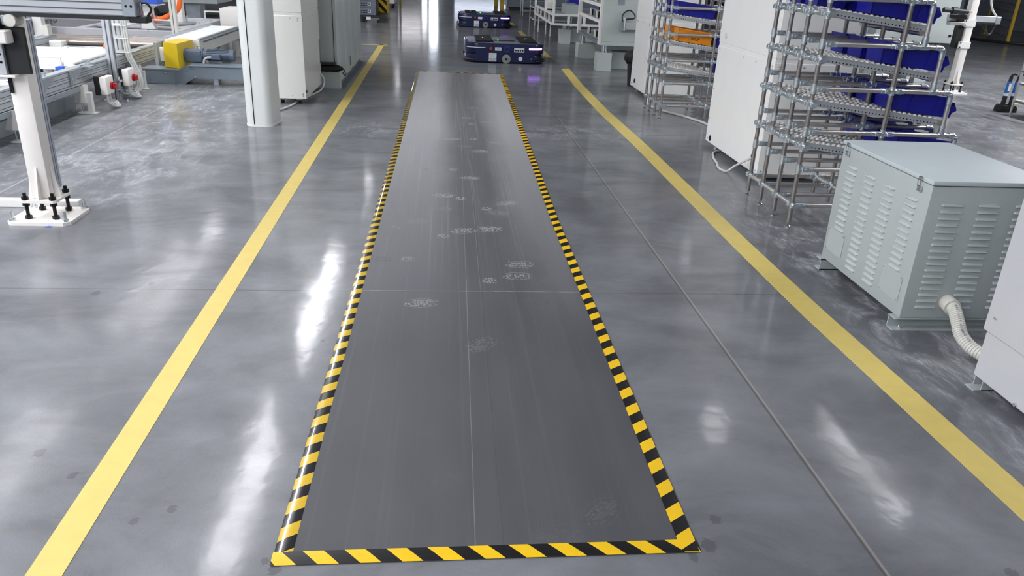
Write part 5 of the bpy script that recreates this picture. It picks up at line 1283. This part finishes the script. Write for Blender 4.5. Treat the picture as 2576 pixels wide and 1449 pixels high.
MB().tube([(-4.94, 10.1, 0.55), (-4.96, 10.1, 0.75), (-4.98, 10.1, 0.95)], 0.006, 6).build('sensor_cable', M['dark'], t)
MB().tube([(-4.94, 10.1, 0.46), (-4.92, 10.1, 0.36), (-4.91, 10.1, 0.28)], 0.006, 6).build('sensor_cable', M['dark'], t)
t = thing('wheeled_machine', 'pale machine on a black castor behind the column, far left', 'machine', (-6.2, 18.5, 0))
MB().box(-7.0, -4.9, 18.2, 19.5, 0.30, 1.6, 0.01).build('body', M['gc'], t)
for x in (-6.7, -6.25): MB().cyl((x, 18.22, 0.09), (x, 18.3, 0.09), 0.09, 18).build('caster_wheel', M['rubber'], t)
MB().box(-5.6, -5.3, 18.3, 18.7, 0, 0.30).build('machine_leg', M['galv'], t)
MB().box(-6.72, -6.2, 18.24, 18.3, 0.13, 0.30).build('caster_plate', M['dark'], t)

# ------------------------------------------------------------------ far right background
t = thing('raised_cabinet', 'raised grey green cabinet behind the far right bolted post', 'cabinet', (6.9, 11.8, 0))
MB().box(6.2, 7.38, 11.3, 12.6, 0.6, 2.0, 0.004).build('body', M['grey_green'], t)
MB().box(6.2, 7.36, 11.32, 12.6, 0.585, 0.602).build('bottom_edge', M['dark'], t)
for x in (6.3, 7.0): MB().box(x, x + 0.32, 11.6, 12.1, 0.0, 0.59, 0.004).build('cabinet_leg', M['grey_green'], t)
MB().box(7.31, 7.35, 11.295, 11.3, 0.69, 0.72).build('lock', M['hole'], t)
for (x, y), lb in zip(((14.55, 19.95), (16.35, 23.5), (17.6, 19.9)), ('yellow fence post at the far right, nearest of them', 'yellow fence post at the far right, left and farther back', 'yellow fence post at the far right edge')):
    t = thing('fence_post', lb, 'post', (x, y, 0), 'yellow fence posts')
    MB().box(x - 0.032, x + 0.032, y - 0.032, y + 0.032, 0, 2.0, 0.006).build('post_tube', M['post_yellow'], t)
    MB().box(x - 0.1, x + 0.1, y - 0.1, y + 0.1, 0, 0.012).build('post_foot', M['post_yellow'], t)
t = thing('mesh_fence', 'dark wire mesh fence panel between the yellow posts at far right', 'fence', (15.4, 21.7, 0))
dv = Vector((1.8, 3.55, 0)); P0 = Vector((14.55, 19.95, 0))
fm = MB()
for k in range(1, 40): p = P0 + dv * (k / 40); fm.box(p.x - 0.006, p.x + 0.006, p.y - 0.006, p.y + 0.006, 0.15, 1.95)
fm.build('vertical_wires', M['alu_dark'], t)
fm = MB()
for k in range(10): fm.tube([P0 + Vector((0, 0, 0.15 + k * 0.2)), P0 + dv + Vector((0, 0, 0.15 + k * 0.2))], 0.008, 6)
fm.build('horizontal_wires', M['alu_dark'], t)
tag(MB().box(13.5, 13.75, 20.9, 21.1, 0, 2.6, 0.01).build('steel_stanchion', M['duct']), 'grey steel stanchion left of the yellow fence posts', 'post')
tag(MB().tube(spline([(13.2, 21.2, 0.03), (14.0, 20.9, 0.03), (14.2, 20.3, 0.03), (14.6, 19.6, 0.03), (15.5, 19.3, 0.03), (16.6, 19.2, 0.25), (17.0, 19.3, 0.9)], 8), 0.04, 8).build('floor_cable', M['dark']), 'thick dark cable lying on the floor by the yellow posts', 'cable')
t = thing('olive_machine', 'dull olive grey machine at the upper right edge behind the cable', 'machine', (17.5, 18.6, 0))
MB().box(16.7, 18.3, 18.2, 19.2, 0.15, 2.2, 0.01).build('body', M['duct'], t)
for x in (16.9, 18.1): MB().box(x - 0.08, x + 0.08, 18.4, 19.0, 0, 0.15).build('machine_foot', M['dark'], t)
tag(strip([(7.35, 9.72), (10.5, 9.2)], [(7.35, 9.79), (10.5, 9.28)], 0.0).build('floor_tape', M['yellow_tape']), 'short yellow floor tape at the far right behind the blue tools', 'floor tape')
for k, (x, lb) in enumerate(((6.785, 'blue and black torque tool on a black base, left of the pair'), (6.885, 'blue and black torque tool on a black base, right of the pair'))):
    y = 9.08
    t = thing('torque_tool', lb, 'tool', (x, y, 0), 'blue and black tools standing on the floor')
    MB().prism([(x - 0.055, 0), (x + 0.055, 0), (x + 0.055, 0.05), (x + 0.03, 0.085), (x - 0.03, 0.085), (x - 0.055, 0.05)], 'y', y - 0.07, y + 0.07, 0.008).build('base', M['dark'], t)
    MB().cyl((x, y, 0.08), (x + 0.005, y, 0.19), 0.026, 18).build('lower_grip', M['dark'], t)
    MB().cyl((x + 0.005, y, 0.19), (x + 0.006, y, 0.222), 0.027, 18).build('bright_ring', M['label'], t)
    MB().cyl((x + 0.006, y, 0.222), (x + 0.012, y, 0.36), 0.026, 18).build('blue_body', M['toolblue'], t)
    MB().box(x - 0.006, x + 0.022, y - 0.03, y - 0.024, 0.25, 0.34).build('white_print', M['label'], t)
    MB().cyl((x + 0.012, y, 0.36), (x + 0.016, y, 0.42), 0.020, 18).build('neck', M['dark'], t)
    MB().tube(spline([(x + 0.016, y, 0.41), (x + 0.02, y, 0.435), (x + 0.05, y - 0.01, 0.445), (x + 0.07, y - 0.01, 0.44)], 5), 0.012, 8).build('hook_end', M['dark'], t)
t = thing('pipe_stand', 'thin pipe stand at the right frame edge holding an orange bin', 'rack', (7.2, 8.55, 0))
for x in (6.78, 7.6):
    for y in (8.2, 8.9): MB().cyl((x, y, 0), (x, y, 0.7), 0.014, 10).build('upright_pipe', M['steel'], t)
for z in (0.155, 0.36, 0.5):
    for y in (8.2, 8.9): MB().cyl((6.78, y, z), (7.6, y, z), 0.013, 10).build('cross_pipe', M['chrome'], t)
    for x in (6.78, 7.6): MB().cyl((x, 8.2, z), (x, 8.9, z), 0.013, 10).build('side_pipe', M['chrome'], t)
for z in (0.155, 0.36, 0.44): MB().cyl((6.78, 8.9, z - 0.025), (6.78, 8.9, z + 0.025), 0.018, 12).build('pipe_joint', M['zinc'], t)
MB().box(6.78, 7.6, 8.2, 8.9, 0.168, 0.176).build('shelf_board', M['hose'], t)
make_bin('orange bin on the pipe stand at the right frame edge', 6.93, 7.35, 8.5, 8.86, 0.178, 0.11, M['bin_orange'], 0, None, None, False)
